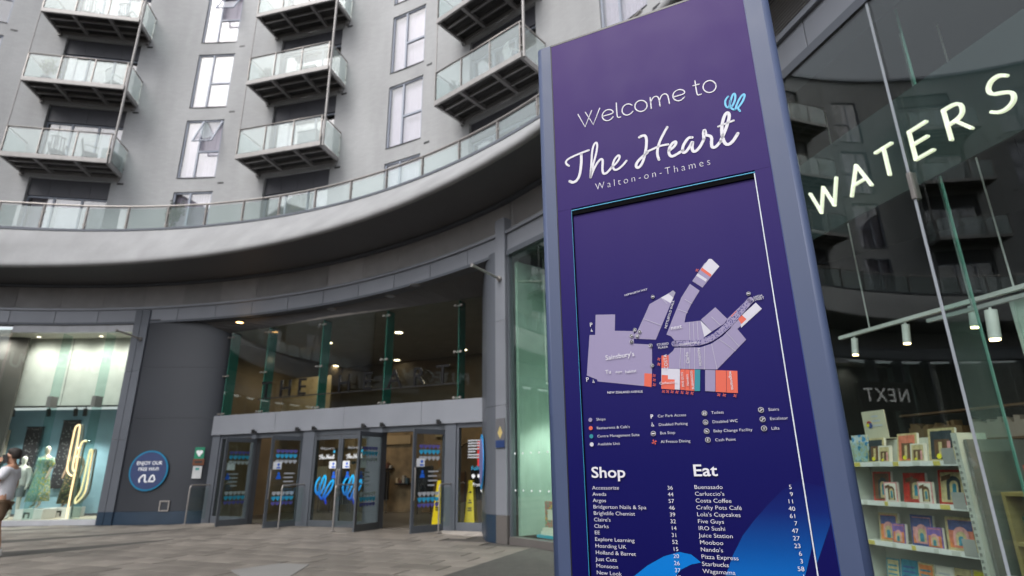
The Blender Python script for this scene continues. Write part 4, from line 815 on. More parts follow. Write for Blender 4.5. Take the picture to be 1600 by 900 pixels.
# arched shop front inside
b = MB(); arc = [(-1.1 + .95 * math.cos(math.pi * k / 16), 1.55 + .75 * math.sin(math.pi * k / 16)) for k in range(17)]
b.prism([(-3.2, 0)] + [(-3.2, 2.9), (1.6, 2.9), (1.6, 0), (-.15, 0)] + arc + [(-2.05, 0)], 5.2, 5.35); b.build('arched_shop_wall', mat('warm_timber_arch', (.17, .10, .045), .6, var=.3, vscale=3), MI)
MB().box(-7.6, -3.6, 5.2, 5.3, 0, 2.8).build('shop_wall', mat('warm_shop_wall', (.20, .14, .08), .7, var=.5, vscale=2.5), MI)
for k, (x, h, c) in enumerate(((-6.7, 1.55, (.5, .42, .30)), (-6.1, 1.2, (.05, .05, .06)), (-5.3, 1.6, (.35, .25, .15)), (-4.5, 1.35, (.03, .03, .035)), (-2.6, 1.5, (.02, .02, .022)), (-1.5, 1.3, (.25, .12, .06)), (-.6, 1.4, (.02, .02, .025)), (.4, 1.5, (.12, .10, .09)))):
    t = thing('clothes_rail', ('rail of %s clothes inside the mall, number %s along from the left doors' % (('cream', 'black', 'tan', 'charcoal', 'dark', 'rust', 'navy', 'grey')[k], ('one', 'two', 'three', 'four', 'five', 'six', 'seven', 'eight')[k])), 'clothes rail', M_ent @ T_((x, 4.4 + .25 * (k % 2), .019)), 'clothes rails inside the mall')
    b = MB(); b.tube([(-.25, 0, 0), (-.25, 0, h), (.25, 0, h), (.25, 0, 0)], .015, 6); b.build('rail_frame', M_black, t)
    for j in range(5): MB().box(-.22 + j * .09, -.16 + j * .09, -.2, .2, h - .95, h - .03, .02).build('garment', mat('garment_%d' % k, c, .9), t)
lamps = [(-3.59, 17.66), (-4.56, 22.31), (-1.79, 20.49), (-6.23, 19.01), (-2.9, 24.6), (-9.0, 21.5), (-7.3, 23.4)]
for k, (x, y) in enumerate(lamps): downlight('mall_downlight', (x, y, 5.515), ('warm mall ceiling downlight nearest the glazing', 'warm mall ceiling downlight above the letter A', 'warm mall ceiling downlight beside the right glass fin', 'small warm mall downlight behind the letters HE', 'warm mall downlight deep above the letter T', 'dim warm downlight behind the leftmost glass fin', 'dim warm downlight behind the word THE')[k], True, (1, .80, .52), 8, .12, 'mall ceiling downlights')
def spot(parent, loc, target, energy, col, size=70, r=.06, blend=.6):
    l = bpy.data.lights.new('lamp_or_fill_light', 'SPOT'); l.energy = energy; l.color = col; l.spot_size = R_(size); l.spot_blend = blend; l.shadow_soft_size = r
    o = bpy.data.objects.new('lamp_or_fill_light', l); COL.objects.link(o); o.location = loc
    o.rotation_euler = (Vector(loc) - Vector(target)).to_track_quat('Z', 'Y').to_euler()
    if parent: o.parent = parent
    return o
for (x, y, e) in ((-6.3, 3.4, 48), (-4.3, 3.4, 44), (-1.0, 3.3, 36), (.6, 3.2, 15)): spot(MI, (x, y, 5.0), (x, y + 1.7, 1.0), e, (1, .78, .5), 85)
for (x, y, e) in ((-5.2, 8.5, 90), (-1.5, 9.5, 90), (-3.4, 13., 120), (-6.4, 2.4, 30), (-2.2, 3.2, 42), (.4, 3.0, 22), (.6, 5.8, 24)): spot(MI, (x, y, 5.35), (x, y, 0), e, (1, .80, .55), 165, .1)  # wide fill spots without fixtures, added to lift the dim hall
for k, (x, z, w_, h) in enumerate(((-7.0, 2.2, .9, .35), (-5.0, 2.25, 1.3, .3), (-2.7, 2.45, .8, .22), (.6, 2.3, .9, .3))): MB().box(x, x + w_, 5.12, 5.18, z, z + h).build('added_display_panel', mat('warm_display', (.30, .22, .13), .6), MI)  # panels added to warm the dim interior; pale colour, no glow
for k, (x, z) in enumerate(((-7.2, .9), (-6.4, 1.4), (-5.6, .9), (-4.9, 1.4), (-4.2, .9), (-.1, 1.0), (.6, 1.5), (1.2, 1.0))): MB().box(x, x + .55, 5.0, 5.18, z, z + .05).build('display_shelf', M_black, MI); [MB().box(x + .03 + j * .13, x + .12 + j * .13, 5.02, 5.15, z + .052, z + .14 + .08 * ((j * 5 + k) % 3)).build('boxed_goods', mat('goods_%d' % ((j + k) % 4), ((.4, .3, .2), (.12, .05, .04), (.3, .28, .26), (.05, .09, .12))[(j + k) % 4], .6), MI) for j in range(4)]
spot(MI, (-6.9, 2.2, 5.2), (-7, 3.6, 3.4), 26, (1, .8, .5), 80)

# ================================================================== clothes shop on the left
CS = thing('clothes_shop', 'clothes shop window with mint display wall left of the dark wall', 'shopfront', loc=(CX, CY, 0))
def chord(p0, p1, r=RF + .10):
    a, c = Vector((r * math.cos(R_(p0)), r * math.sin(R_(p0)), 0)), Vector((r * math.cos(R_(p1)), r * math.sin(R_(p1)), 0)); return frame(c, a - c), (a - c).length
PH = [85.55, 88.6, 92.9, 97.6]
for a, c in zip(PH, PH[1:]):
    F, L_ = chord(a, c)
    MB().box(.006, L_ - .006, -.008, .008, .15, 5.55).build('glass_pane', G_shop, CS, F)
    MB().box(0, L_, -.06, .10, 5.56, 5.78).build('head_frame', M_white if 0 else mat('pale_frame', (.40, .41, .44), .45), CS, F); MB().box(0, L_, -.06, .10, .004, .145).build('bottom_frame', MATS['pale_frame'], CS, F)
F, L_ = chord(85.55, 88.6); MB().box(L_ - .05, L_ + .05, -.06, .1, .148, 5.556).build('side_frame', MATS['pale_frame'], CS, F)
for p in PH[1:3]:
    f = frame(((RF + .14) * math.cos(R_(p)), (RF + .14) * math.sin(R_(p)), 0), (math.sin(R_(p)), -math.cos(R_(p))))
    MB().box(-.01, .01, .01, .40, .15, 5.55).build('glass_fin', G_fin, CS, f); MB().box(-.06, .06, .0, .3, 3.30, 3.62).build('fin_bracket', mat('bracket_grey', (.25, .22, .22), .5), CS, f)
# interior lining
M_mint = mat('pale_teal_wall', (.22, .37, .46), .7, var=.08); M_upper = mat('pale_upper_wall', (.60, .61, .57), .8)
inner = lambda n_, pts, z0, z1, m: MB().slab([(p[0] - CX, p[1] - CY) for p in pts], z0, z1).build(n_, m, CS)
inner('back_wall', [(-18.6, 19.3), (-11.35, 19.3), (-11.35, 19.45), (-18.6, 19.45)], .2, 3.42, M_mint); inner('upper_wall', [(-18.6, 18.34), (-11.46, 18.34), (-11.46, 18.44), (-18.6, 18.44)], 3.40, 5.6, M_upper)
inner('display_floor', [(-18.6, 17.45), (-11.4, 17.42), (-11.4, 19.3), (-18.6, 19.3)], .03, .13, mat('display_floor_wood', (.42, .36, .28), .5)); inner('ceiling', [(-18.6, 17.4), (-11.35, 17.4), (-11.35, 19.4), (-18.6, 19.4)], 5.6, 5.7, mat('shop_ceiling', (.5, .47, .42), .8))
inner('side_wall', [(-11.45, 17.35), (-11.35, 17.35), (-11.35, 19.3), (-11.45, 19.3)], .1, 5.6, mat('side_pale', (.30, .37, .38), .7)); inner('far_side_wall', [(-18.7, 16.5), (-18.6, 16.5), (-18.6, 19.3), (-18.7, 19.3)], .1, 5.6, MATS['side_pale'])
TR = thing('window_track', 'black lighting track across the clothes shop window', 'lighting track', loc=(-14.4, 18.3, 3.42)); MB().box(-2.1, 2.55, -.02, .02, -.02, .02).build('bar', M_black, TR)
for x in (-1.9, .1, 2.3): MB().tube([(x, 0, .02), (x, .0, 2.16)], .006, 5).build('hanger', M_black, TR)
for k, x in enumerate((-15.74, -14.61, -13.76, -13.46)):
    t = thing('track_spotlight', ('black track spotlight above the shop picture', 'black track spotlight above the floral dress', 'black track spotlight left of the close pair', 'black track spotlight nearest the dark wall')[k], 'spotlight', loc=(x, 18.3, 3.395), group='black spotlights in the clothes shop')
    MB().tube([(0, 0, 0), (0, 0, -.06)], .015, 6).build('stem', M_black, t); MB().tube([(0, -.02, -.06), (-.03, .05, -.27)], .06, 10).build('head', M_black, t); spot(t, (-.03, .07, -.30), (-.1, -.05, -2.2), 105, (1, .94, .87), 115)
for x in (-15.2, -13.2): downlight('shop_downlight', (x, 17.95, 5.592), 'warm downlight in the clothes shop ceiling ' + ('at the photo edge' if x < -14 else 'near the column'), True, (1, .85, .65), 4, .06, 'clothes shop downlights'); 
for x in (-16.2, -15.2, -14.2, -13.2, -12.2): spot(CS, (x - CX, 17.72 - CY, 5.5), (x - CX, 18.35 - CY, 3.2), 60, (1, .94, .87), 150, .3)  # fill spots without fixtures, added to brighten the upper wall
# hung panels and picture on the back wall
M_sequin = spots('dark_dotted_panel', (.025, .025, .03), [(.35, .35, .35)], 14., .5, .22)
for k, (x, ztop, hh) in enumerate(((-15.65, 2.85, 1.9), (-14.5, 3.05, 2.1))):
    t = thing('dotted_panel', ('black dotted hanging panel behind the white mannequin', 'black dotted hanging panel behind the neon cactus')[k], 'hanging panel', loc=(x, 19.22, ztop)); MB().box(-.27, .27, -.02, .02, -hh, 0).build('cloth', M_sequin, t); MB().tube([(-.3, 0, .015), (.3, 0, .015)], .015, 6).build('top_bar', M_black, t)
t = thing('abstract_picture', 'blue and red abstract picture at the edge of the clothes window', 'picture', loc=(-16.95, 19.2, 2.3)); MB().box(-.5, .5, -.03, .03, -.5, .48).build('frame', mat('pic_frame', (.55, .5, .42), .6), t); MB().box(-.45, .45, -.036, -.031, -.45, .43).build('canvas', spots('abstract_canvas', (.55, .62, .68), [(.30, .02, .02), (.08, .15, .4)], 4., .7, .33), t)
# neon cactus
CA = thing('neon_cactus', 'tall glowing warm neon cactus in the clothes shop window', 'neon sign', loc=(-13.03, 17.85, .13))
M_neon = emis('neon_warm', (1, .56, .20), 1.0)
CT = [[[-13.026, 0.116], [-13.058, 0.793], [-13.053, 1.413], [-13.069, 1.999], [-13.056, 2.246], [-12.997, 2.335], [-12.9, 2.314]], [[-13.123, 1.318], [-13.251, 1.391], [-13.319, 1.537], [-13.333, 1.757], [-13.336, 2.349], [-13.335, 2.701], [-13.293, 2.791], [-13.212, 2.8]], [[-13.102, 1.452], [-13.156, 1.535], [-13.168, 1.706], [-13.17, 2.297], [-13.19, 2.699], [-13.212, 2.8]], [[-12.865, 0.555], [-12.891, 0.673], [-12.816, 0.79], [-12.757, 0.978], [-12.754, 1.555], [-12.755, 2.044], [-12.712, 2.083]], [[-12.865, 0.555], [-12.76, 0.648], [-12.665, 0.788], [-12.63, 0.977], [-12.652, 1.553], [-12.663, 2.043], [-12.712, 2.083]]]
for k, st in enumerate(CT):
    P = [Vector((p[0] + 13.03, 0, p[1] - .13 + (.02 if i == 0 and k == 0 else 0))) for i, p in enumerate(st)]
    Q = [P[0]]
    for i in range(len(P) - 1): Q += [P[i] * .75 + P[i + 1] * .25, P[i] * .25 + P[i + 1] * .75]
    Q.append(P[-1]); MB().tube(Q, .025, 8).build('neon_tube', M_neon, CA)
    MB().tube([q + Vector((.05, .09, 0)) for q in Q], .03, 6).build('backing', mat('mirror_backing', (.20, .24, .24), .35, metal=.5), CA)
MB().box(-.14, .14, -.08, .12, 0, .02).build('base', M_white, CA)
# mannequins
M_man = mat('mannequin_cream', (.62, .52, .42), .45); M_manw = mat('mannequin_white', (.66, .64, .58), .45)
def figure(h=1.8, pose='stand'):
    """skeleton of a standing dummy, facing -y"""
    k = h / 1.8
    V_ = [(0, 0, .95), (0, 0, 1.12), (0, -.01, 1.30), (0, 0, 1.44), (0, 0, 1.53), (0, -.01, 1.60), (0, -.015, 1.70), (0, -.01, 1.78),
          (-.16, 0, 1.43), (-.24, .02, 1.18), (-.25, -.06, .93), (-.25, -.10, .82), (.16, 0, 1.43), (.24, .02, 1.18), (.25, -.06, .93), (.25, -.10, .82),
          (-.09, 0, .90), (-.10, -.02, .50), (-.10, .02, .10), (-.11, -.10, .03), (.09, 0, .90), (.11, -.04, .50), (.13, -.02, .10), (.14, -.14, .03)]
    E2 = [(0, 1), (1, 2), (2, 3), (3, 4), (4, 5), (5, 6), (6, 7), (3, 8), (8, 9), (9, 10), (10, 11), (3, 12), (12, 13), (13, 14), (14, 15), (0, 16), (16, 17), (17, 18), (18, 19), (0, 20), (20, 21), (21, 22), (22, 23)]
    Rd = [(.15, .11), (.115, .09), (.14, .10), (.10, .075), .05, .065, .085, .05, .06, .042, .034, .03, .06, .042, .034, .03, .09, .06, .04, .032, .09, .06, .04, .032]
    return skin([tuple(c * k for c in v) for v in V_], E2, [tuple(x * k for x in r) if isinstance(r, tuple) else r * k for r in Rd])
body_me = figure()
def mannequin(loc, rz, label, m):
    t = thing('mannequin', label, 'mannequin', Matrix.Translation(loc) @ Matrix.Rotation(R_(rz), 4, 'Z')); me = body_me.copy(); meshobj('body', me, m, t); return t
t = mannequin((-14.20, 18.1, .42), -12, 'mannequin in a long green and yellow floral off-shoulder dress', M_man)
M_flo = spots('floral_dress', (.32, .45, .38), [(.62, .52, .05), (.60, .60, .52), (.10, .28, .16)], 13., .9, .34)
MB().loft([(.20, 0, 0, .34, .26), (.45, .0, 0, .31, .235), (.75, 0, 0, .25, .19), (.98, 0, 0, .205, .155), (1.12, 0, 0, .15, .125), (1.25, 0, -.01, .19, .15), (1.33, 0, -.01, .25, .16), (1.40, 0, 0, .27, .155), (1.43, 0, 0, .22, .13)], 24).build('dress', M_flo, t)
for s in (-1, 1): MB().tube([(s * .17, 0, 1.42), (s * .235, .015, 1.26), (s * .24, .01, 1.18)], [.085, .085, .055], 10).build('sleeve', M_flo, t)
t = mannequin((-14.72, 17.95, .13), 8, 'white mannequin in pale shirt and grey shorts behind the man', M_manw)
MB().loft([(.88, 0, 0, .19, .14), (1.0, 0, 0, .185, .14), (1.2, 0, 0, .165, .13), (1.34, 0, -.01, .19, .135), (1.44, 0, 0, .15, .10), (1.47, 0, 0, .08, .07)], 20).build('shirt', mat('pale_shirt', (.62, .62, .60), .9), t)
for s in (-1, 1):
    MB().tube([(s * .15, 0, 1.43), (s * .235, .015, 1.2), (s * .25, -.04, .98)], [.075, .065, .05], 10).build('sleeve', MATS['pale_shirt'], t); MB().tube([(s * .085, 0, .92), (s * .10, -.01, .62)], [.12, .105], 12).build('shorts_leg', mat('grey_shorts', (.20, .22, .24), .9), t)
t = mannequin((-13.75, 18.75, .42), 5, 'mannequin in a dark floral dress half hidden by the neon cactus', mat('mannequin_tan', (.35, .24, .17), .5))
MB().loft([(.10, 0, 0, .30, .24), (.5, .0, 0, .27, .21), (.98, 0, 0, .20, .155), (1.12, 0, 0, .155, .125), (1.30, 0, -.01, .19, .14), (1.42, 0, 0, .14, .10)], 22).build('dress', spots('dark_floral', (.035, .045, .035), [(.30, .20, .10), (.12, .14, .05)], 12., .9, .34), t)
for k, (x, y, wd_) in enumerate(((-14.15, 18.1, .40), (-13.72, 18.75, .36))):
    t = thing('display_plinth', ('white box plinth under the green floral dress', 'white box plinth under the dark floral dress')[k], 'plinth', loc=(x, y, .13)); MB().box(-wd_, wd_, -.28, .28, 0, .285, .01).build('box', M_white, t); b = MB(); b.box(-.14, -.09, -.284, -.2805, .04, .2); b.box(.0, .05, -.284, -.2805, .04, .2); b.box(-.09, .0, -.284, -.2805, .15, .2); b.build('print', M_black, t)
# NEXT fascia over the shop door further round, seen in the bookshop glass
F, L_ = chord(98.0, 107.3, RF - .05); NS = thing('shop_name_sign', 'black shop sign reading NEXT, seen mirrored in the bookshop glass', 'shop sign', Binv.inverted() @ F)
MB().box(0, L_, -.08, .1, 3.55, 4.75, .01).build('panel', M_black, NS); text('lettering', 'NEXT', emis('white_sign_letter', (1, 1, .97), .35), NS, L_ / 2, -.085, 3.92, .82, 'CENTER', space=1.25, ext=.01)
# plain shopfront bays further round (only mirrored in the glass)
p = 97.8
while p < 184:
    F, L_ = chord(p, p + 4.6); o = MB().box(.03, L_ - .03, .03, .05, .1, 5.7).build('far_shop_pane', G_shop, B, F); MB().box(0, L_, .9, 1.0, 0, 5.8).build('far_shop_lining', mat('far_shop_dark', (.07, .065, .06), .8, objvar=.5), o)
    MB().box(-.06, .06, -.05, .4, 0, 5.8).build('far_column', M_metal, B, F); p += 4.6
# gym sign opposite, mirrored in the entrance glazing
Fg = frame((CX + 17.3 * math.cos(R_(185)), CY + 17.3 * math.sin(R_(185)), 0), (math.sin(R_(195)), -math.cos(R_(195)))) @ T_((6, 0, 0)) @ Matrix.Rotation(0, 4, 'Z')
g0 = Vector((-30.6, -1.6, 0)); g1 = Vector((-29.0, -7.9, 0)); Fg = frame(g1, g0 - g1)
GS = thing('gym_building', 'dark brick building with a gym sign across the plaza, seen mirrored', 'building', Fg)
MB().box(-4, 8.5, .2, 4, 0, 24).build('wall', mat('brown_brick_far', (.12, .09, .075), .85, var=.2), GS); MB().box(-.3, 7.0, -.1, .15, 7.7, 10.1).build('sign_board', mat('rust_board', (.16, .07, .035), .6), GS)  # wall raised so the entrance glazing mirrors dark brick instead of sky
text('lettering', 'PUREGYM', M_white, GS, 3.3, -.12, 8.35, 1.35, 'CENTER', offset=.03, ext=.02)
for k in range(5): MB().tube([(.3 + k * 1.55, -.1, 10.1), (.3 + k * 1.55, -.5, 10.9)], .03, 5).build('sign_lamp_arm', M_steel, GS)

# ================================================================== bookshop on the right
WA = Vector((3.30, 5.78, 0)); M_W = frame(WA, (math.sin(R_(14)), -math.cos(R_(14))))
BS = thing('bookshop', 'tall frameless bookshop glazing with green glass fins beside the purple sign', 'shopfront', M_W)
for a, c in ((-1.0, 1.2), (1.2, 3.4), (3.4, 5.95)):
    MB().box(a + .005, c - .005, -.008, .008, .14, 5.72).build('glass_pane', G_book, BS)
for t in (1.2, 3.4):
    f = MB().box(t - .009, t + .009, .012, .34, .14, 5.72).build('glass_fin', glass('clear_fin', (.86, .94, .92), ior=1.5), BS); MB().box(t - .0092, t + .0092, .3405, .352, .14, 5.715).build('fin_edge', mat('pale_green_edge', (.22, .42, .36), .2), f)
    MB().box(t - .012, t + .012, -.014, -.0085, .14, 5.715).build('joint_strip', mat('silicone_grey', (.30, .33, .37), .4), f)
    for z in (.4, 3.68): MB().box(t - .018, t + .018, -.026, .05, z - .13, z + .13, .004).build('clamp', M_steel, f)
MB().box(-1.0, 5.95, -.05, .12, .004, .136).build('base_frame', M_plin2, BS)
for i in (0, 1):
    F, Ls = seg_frame(i); F = M_W.inverted() @ F
    MB().box(.03, Ls - .02, .05, .07, .14, 5.72).build('corner_pane', G_green, BS, F); MB().box(0, Ls, -.02, .16, .004, .136).build('base_frame', M_plin2, BS, F); MB().box(.0, .03, .0, .12, .14, 5.72).build('edge_frame', M_metal, BS, F)
    if i == 0:
        MB().box(.1, 3.3, 1.15, 1.2, .14, 5.6).build('mint_display_wall', mat('mint_wall', (.47, .58, .52), .7), BS, F); MB().box(.0, .08, .2, 1.15, .14, 5.6).build('mint_side_wall', mat('deep_mint', (.34, .45, .40), .7), BS, F)
        for z in (.95, 1.62):
            for k in range(11): MB().disc(.12 + k * .24, z, .018, .044, .0495, 8).build('safety_dot', M_wv, BS, F)
M_wdark = mat('bookshop_dark_wall', (.018, .017, .016), .8, var=.4, vscale=1.5)
inner_pts = [(-.0, 11.72), (1.0, 12.9), (6.2, 13.6), (9.8, 9.0), (10.2, -1.2), (4.85, -.1)]
for a, c in zip(inner_pts, inner_pts[1:]):
    F = frame((c[0], c[1], 0), (a[0] - c[0], a[1] - c[1])); F = M_W.inverted() @ frame((a[0], a[1], 0), (c[0] - a[0], c[1] - a[1])); L_ = math.hypot(a[0] - c[0], a[1] - c[1])
    MB().box(0, L_, 0, .1, 0, 5.8).build('inner_wall', M_wdark, BS, F)
room = [(V[0].x + .1, V[0].y + .1), (V[1].x + .1, V[1].y + .05), (V[2].x + .12, V[2].y + .03), (V[3].x + .12, V[3].y)] + inner_pts[::-1][1:]
MB().slab(room, .0, .022).build('floor', mat('bookshop_floor', (.07, .055, .042), .5), BS, M_W.inverted()); MB().slab(room, 5.74, 5.8).build('ceiling', mat('bookshop_ceiling', (.05, .05, .048), .8), BS, M_W.inverted())
MB().box(-1.0, 5.9, .30, .34, 3.82, 4.78).build('bulkhead', mat('dark_teal_bulkhead', (.012, .023, .025), .5), BS)
for k, z in enumerate((.75, 1.2, 1.65, 2.1)): MB().box(-3.4, 3.0, 4.3, 4.55, z, z + .03).build('far_shelf', mat('far_shelf_wood', (.16, .10, .06), .6), BS)
M_bk = [mat('spine_%d' % i, c, .7) for i, c in enumerate(((.30, .06, .05), (.05, .09, .16), (.35, .30, .22), (.06, .12, .09), (.22, .15, .08), (.40, .36, .33)))]
for k, z in enumerate((.78, 1.23, 1.68)):
    for i in range(6):
        b = MB(); x = -3.3 + i * 1.05
        while x < -3.3 + i * 1.05 + .9: wd_ = random.uniform(.025, .055); b.box(x, x + wd_ - .002, 4.33, 4.5, z, z + random.uniform(.2, .3)); x += wd_
        o = b.build('book_row', M_bk[(i + k * 2) % 6], BS); o['kind'] = 'stuff'
# WATERSTONES letters
WL = thing('bookshop_letters', 'lit cream letters reading WATERSTONES across the bookshop glass', 'shop sign', M_W)
M_lt = emis('cream_lit_letter', (.97, .95, .66), .50)
H_ = .285
def W_letter(x, w_, strokes):
    b = MB()
    for st in strokes: b.stroke([(x + p[0] * w_, 3.92 + p[1] * H_) for p in st], .0120, .03, .06, 2 if len(st) > 4 else 0)
    b.build('letter', M_lt, WL)
gl = {'W': [[(0, 1), (.27, .03)], [(.27, .03), (.5, .95)], [(.5, .95), (.76, .03)], [(.76, .03), (1, 1)]], 'A': [[(0, 0), (.5, 1)], [(.5, 1), (1, 0)], [(.2, .34), (.8, .34)]], 'T': [[(0, 1), (1, 1)], [(.5, 1), (.5, 0)]],
      'E': [[(.1, 0), (.1, 1)], [(.1, 1), (1, 1)], [(.1, .52), (.9, .52)], [(.1, 0), (1, 0)]], 'R': [[(.08, 0), (.08, 1)], [(.08, 1), (.5, 1), (.8, .93), (.88, .75), (.8, .56), (.5, .48), (.08, .48)], [(.45, .48), (1, 0)]],
      'S': [[(.9, .88), (.65, 1.02), (.3, 1.0), (.1, .8), (.2, .6), (.6, .48), (.92, .35), (.92, .12), (.65, -.02), (.3, -.02), (.02, .12)]], 'O': [[(.5 + .5 * math.cos(a * math.pi / 10), .5 + .52 * math.sin(a * math.pi / 10)) for a in range(21)]], 'N': [[(0, 0), (0, 1)], [(0, 1), (1, 0)], [(1, 0), (1, 1)]]}
for ch, x, w_ in (('W', .0, .38), ('A', .52, .245), ('T', .885, .18), ('E', 1.235, .19), ('R', 1.575, .19), ('S', 1.935, .19), ('T', 2.30, .18), ('O', 2.66, .33), ('N', 3.14, .27), ('E', 3.56, .21), ('S', 3.92, .21)): W_letter(x, w_, gl[ch])
# ceiling track and spotlights
t = thing('bookshop_track', 'white lighting track inside the bookshop', 'lighting track', M_W @ T_((0, 1.0, 2.81))); MB().box(-.95, 4.2, -.025, .025, -.02, .02).build('bar', M_white, t)
for x in (-.5, 1.1, 2.8): MB().tube([(x, 0, .02), (x, 0, 2.93)], .008, 5).build('hanger', M_white, t)
t2 = thing('grey_track', 'grey nearer lighting track at the right edge of the bookshop', 'lighting track', M_W @ T_((0, .72, 2.66))); MB().box(.45, 4.2, -.02, .02, -.018, .018).build('bar', mat('track_grey', (.35, .36, .36), .5), t2)
for x in (.9, 2.6): MB().tube([(x, 0, .018), (x, 0, 3.08)], .008, 5).build('hanger', MATS['track_grey'], t2)
M_lamp = emis('spot_lens', (1, .72, .36), 9)
for k, (x, y, z, s, lab) in enumerate(((-.74, 1.0, 2.79, 1., 'white spotlight at the far end of the bookshop track'), (-.04, 1.0, 2.79, 1.05, 'white spotlight in the middle of the bookshop track'), (.70, 1.0, 2.79, 1.05, 'white spotlight beside the glass fin'), (1.05, .72, 2.64, 1.3, 'large white spotlight at the right edge of the photo'))):
    o = thing('track_spotlight', lab, 'spotlight', M_W @ T_((x, y, z)), 'white spotlights in the bookshop')
    MB().tube([(0, 0, 0), (0, 0, -.04)], .012, 6).build('stem', M_white, o); MB().tube([(0, 0, -.03), (-.02, -.01, -.22 * s)], .036 * s, 14).build('head', M_white, o); MB().tube([(-.02, -.01, -.22 * s), (-.021, -.0105, -.232 * s)], .030 * s, 12).build('lens', M_lamp, o)
    spot(o, (-.025, -.012, -.26 * s), (-.15, -.35, -1.5), 20, (1, .86, .66), 80, .04)
for (x, y, z, lab) in ((-.1, 3.6, 2.5, 'small glowing lamp deep in the bookshop left of the fin'), (2.0, 3.6, 2.5, 'small glowing lamp deep in the bookshop right of the fin')):
    o = thing('pendant_lamp', lab, 'lamp', M_W @ T_((x, y, z)), 'small lamps deep in the bookshop'); MB().loft([(-.05, 0, 0, .02, .02), (-.03, 0, 0, .05, .05), (.02, 0, 0, .05, .05), (.05, 0, 0, .02, .02)], 10).build('bulb', emis('bulb_warm', (1, .6, .25), 7), o); MB().tube([(0, 0, .05), (0, 0, 3.2)], .006, 5).build('cord', M_black, o)
spot(BS, (0.2, 2.5, 5.4), (0, 4.5, 1.2), 90, (1, .82, .6), 90)
spot(BS, (-2.2, 1.2, 5.5), (-3.2, 1.7, 2.0), 120, (1, .95, .85), 110)
MB().box(1.0, 3.9, 1.10, 1.16, 1.42, 2.74).build('mint_partition', MATS['mint_wall'], BS); MB().box(.97, 1.0, 1.08, 1.18, 0.02, 2.76).build('partition_edge', mat('pale_edge', (.5, .6, .56), .5), BS)
# white display bookcase with face-out books
BC = thing('display_bookcase', 'white metal display bookcase of face-out books behind the glass', 'bookcase', M_W @ T_((0, .60, .022)))
M_ln_ = mat('ticket_white', (.6, .6, .56), .7); M_bc = mat('bookcase_white', (.52, .53, .48), .5)
SH = [1.31, .925, .535, .145]
for z in SH:
    s = MB().box(-.78, .50, .02, .30, z - .03, z, .004).build('shelf', M_bc, BC); MB().box(-.78, .50, -.002, .016, z - .035, z + .012).build('shelf_lip', M_white, s); MB().box(.38, .50, -.006, -.003, z - .02, z + .12).build('shelf_end_plate', mat('plate_grey', (.33, .33, .32), .5), s)
MB().box(-.78, .50, .30, .33, .0, 1.55).build('back_panel', M_bc, BC); MB().box(.505, .56, -.0, .34, 0, 1.56).build('upright', M_bc, BC); MB().box(-.84, -.785, -.0, .34, 0, 1.56).build('upright', M_bc, BC)
for z in SH:
    for x in (-.66, -.40, -.18, .06, .27): MB().box(x + random.uniform(-.03, .03), x + .07, -.0055, -.0022, z - .032, z + .008).build('price_ticket', mat('ticket_yellow', (.6, .5, .12), .7) if random.random() < .4 else M_ln_, BC)
b = MB()
for k in range(28): b.box(.515, .535, -.004, -.001, .06 + k * .052, .085 + k * .052)
b.build('slot_strip', mat('slot_grey', (.25, .25, .24), .6), BC)
MB().box(.57, .60, .05, .9, .0, 1.5).build('end_panel', mat('end_panel_grey', (.16, .16, .15), .6), BC)
M_cr = mat('cover_cream', (.46, .38, .20), .6, var=.40, vscale=26); M_bkk = mat('cover_black', (.03, .04, .05), .5, var=.40, vscale=26); M_cor = mat('cover_coral', (.55, .16, .10), .6, var=.40, vscale=26); M_tl = mat('cover_teal', (.04, .20, .28), .6, var=.40, vscale=26); M_rd = mat('cover_red', (.38, .03, .02), .55, var=.40, vscale=26); M_pk = mat('cover_pink', (.60, .28, .28), .6, var=.40, vscale=26); M_or = mat('cover_orange', (.62, .20, .06), .6, var=.40, vscale=26); M_vi = mat('cover_violet', (.16, .09, .30), .6, var=.40, vscale=26); M_br = mat('cover_brown', (.12, .06, .03), .6, var=.40, vscale=26); M_yl = mat('cover_yellow', (.60, .55, .02), .6, var=.40, vscale=26); M_bu = mat('cover_blue', (.05, .08, .24), .6, var=.40, vscale=26); M_ln = mat('page_white', (.65, .62, .55), .8)
def arch(b, x, z, w_, h, y0, y1): b.prism([(x - w_ / 2, z)] + [(x + w_ / 2, z)] + [(x + w_ / 2 * math.cos(math.pi * k / 8), z + h - w_ / 2 + w_ / 2 * math.sin(math.pi * k / 8)) for k in range(9)], y0, y1)
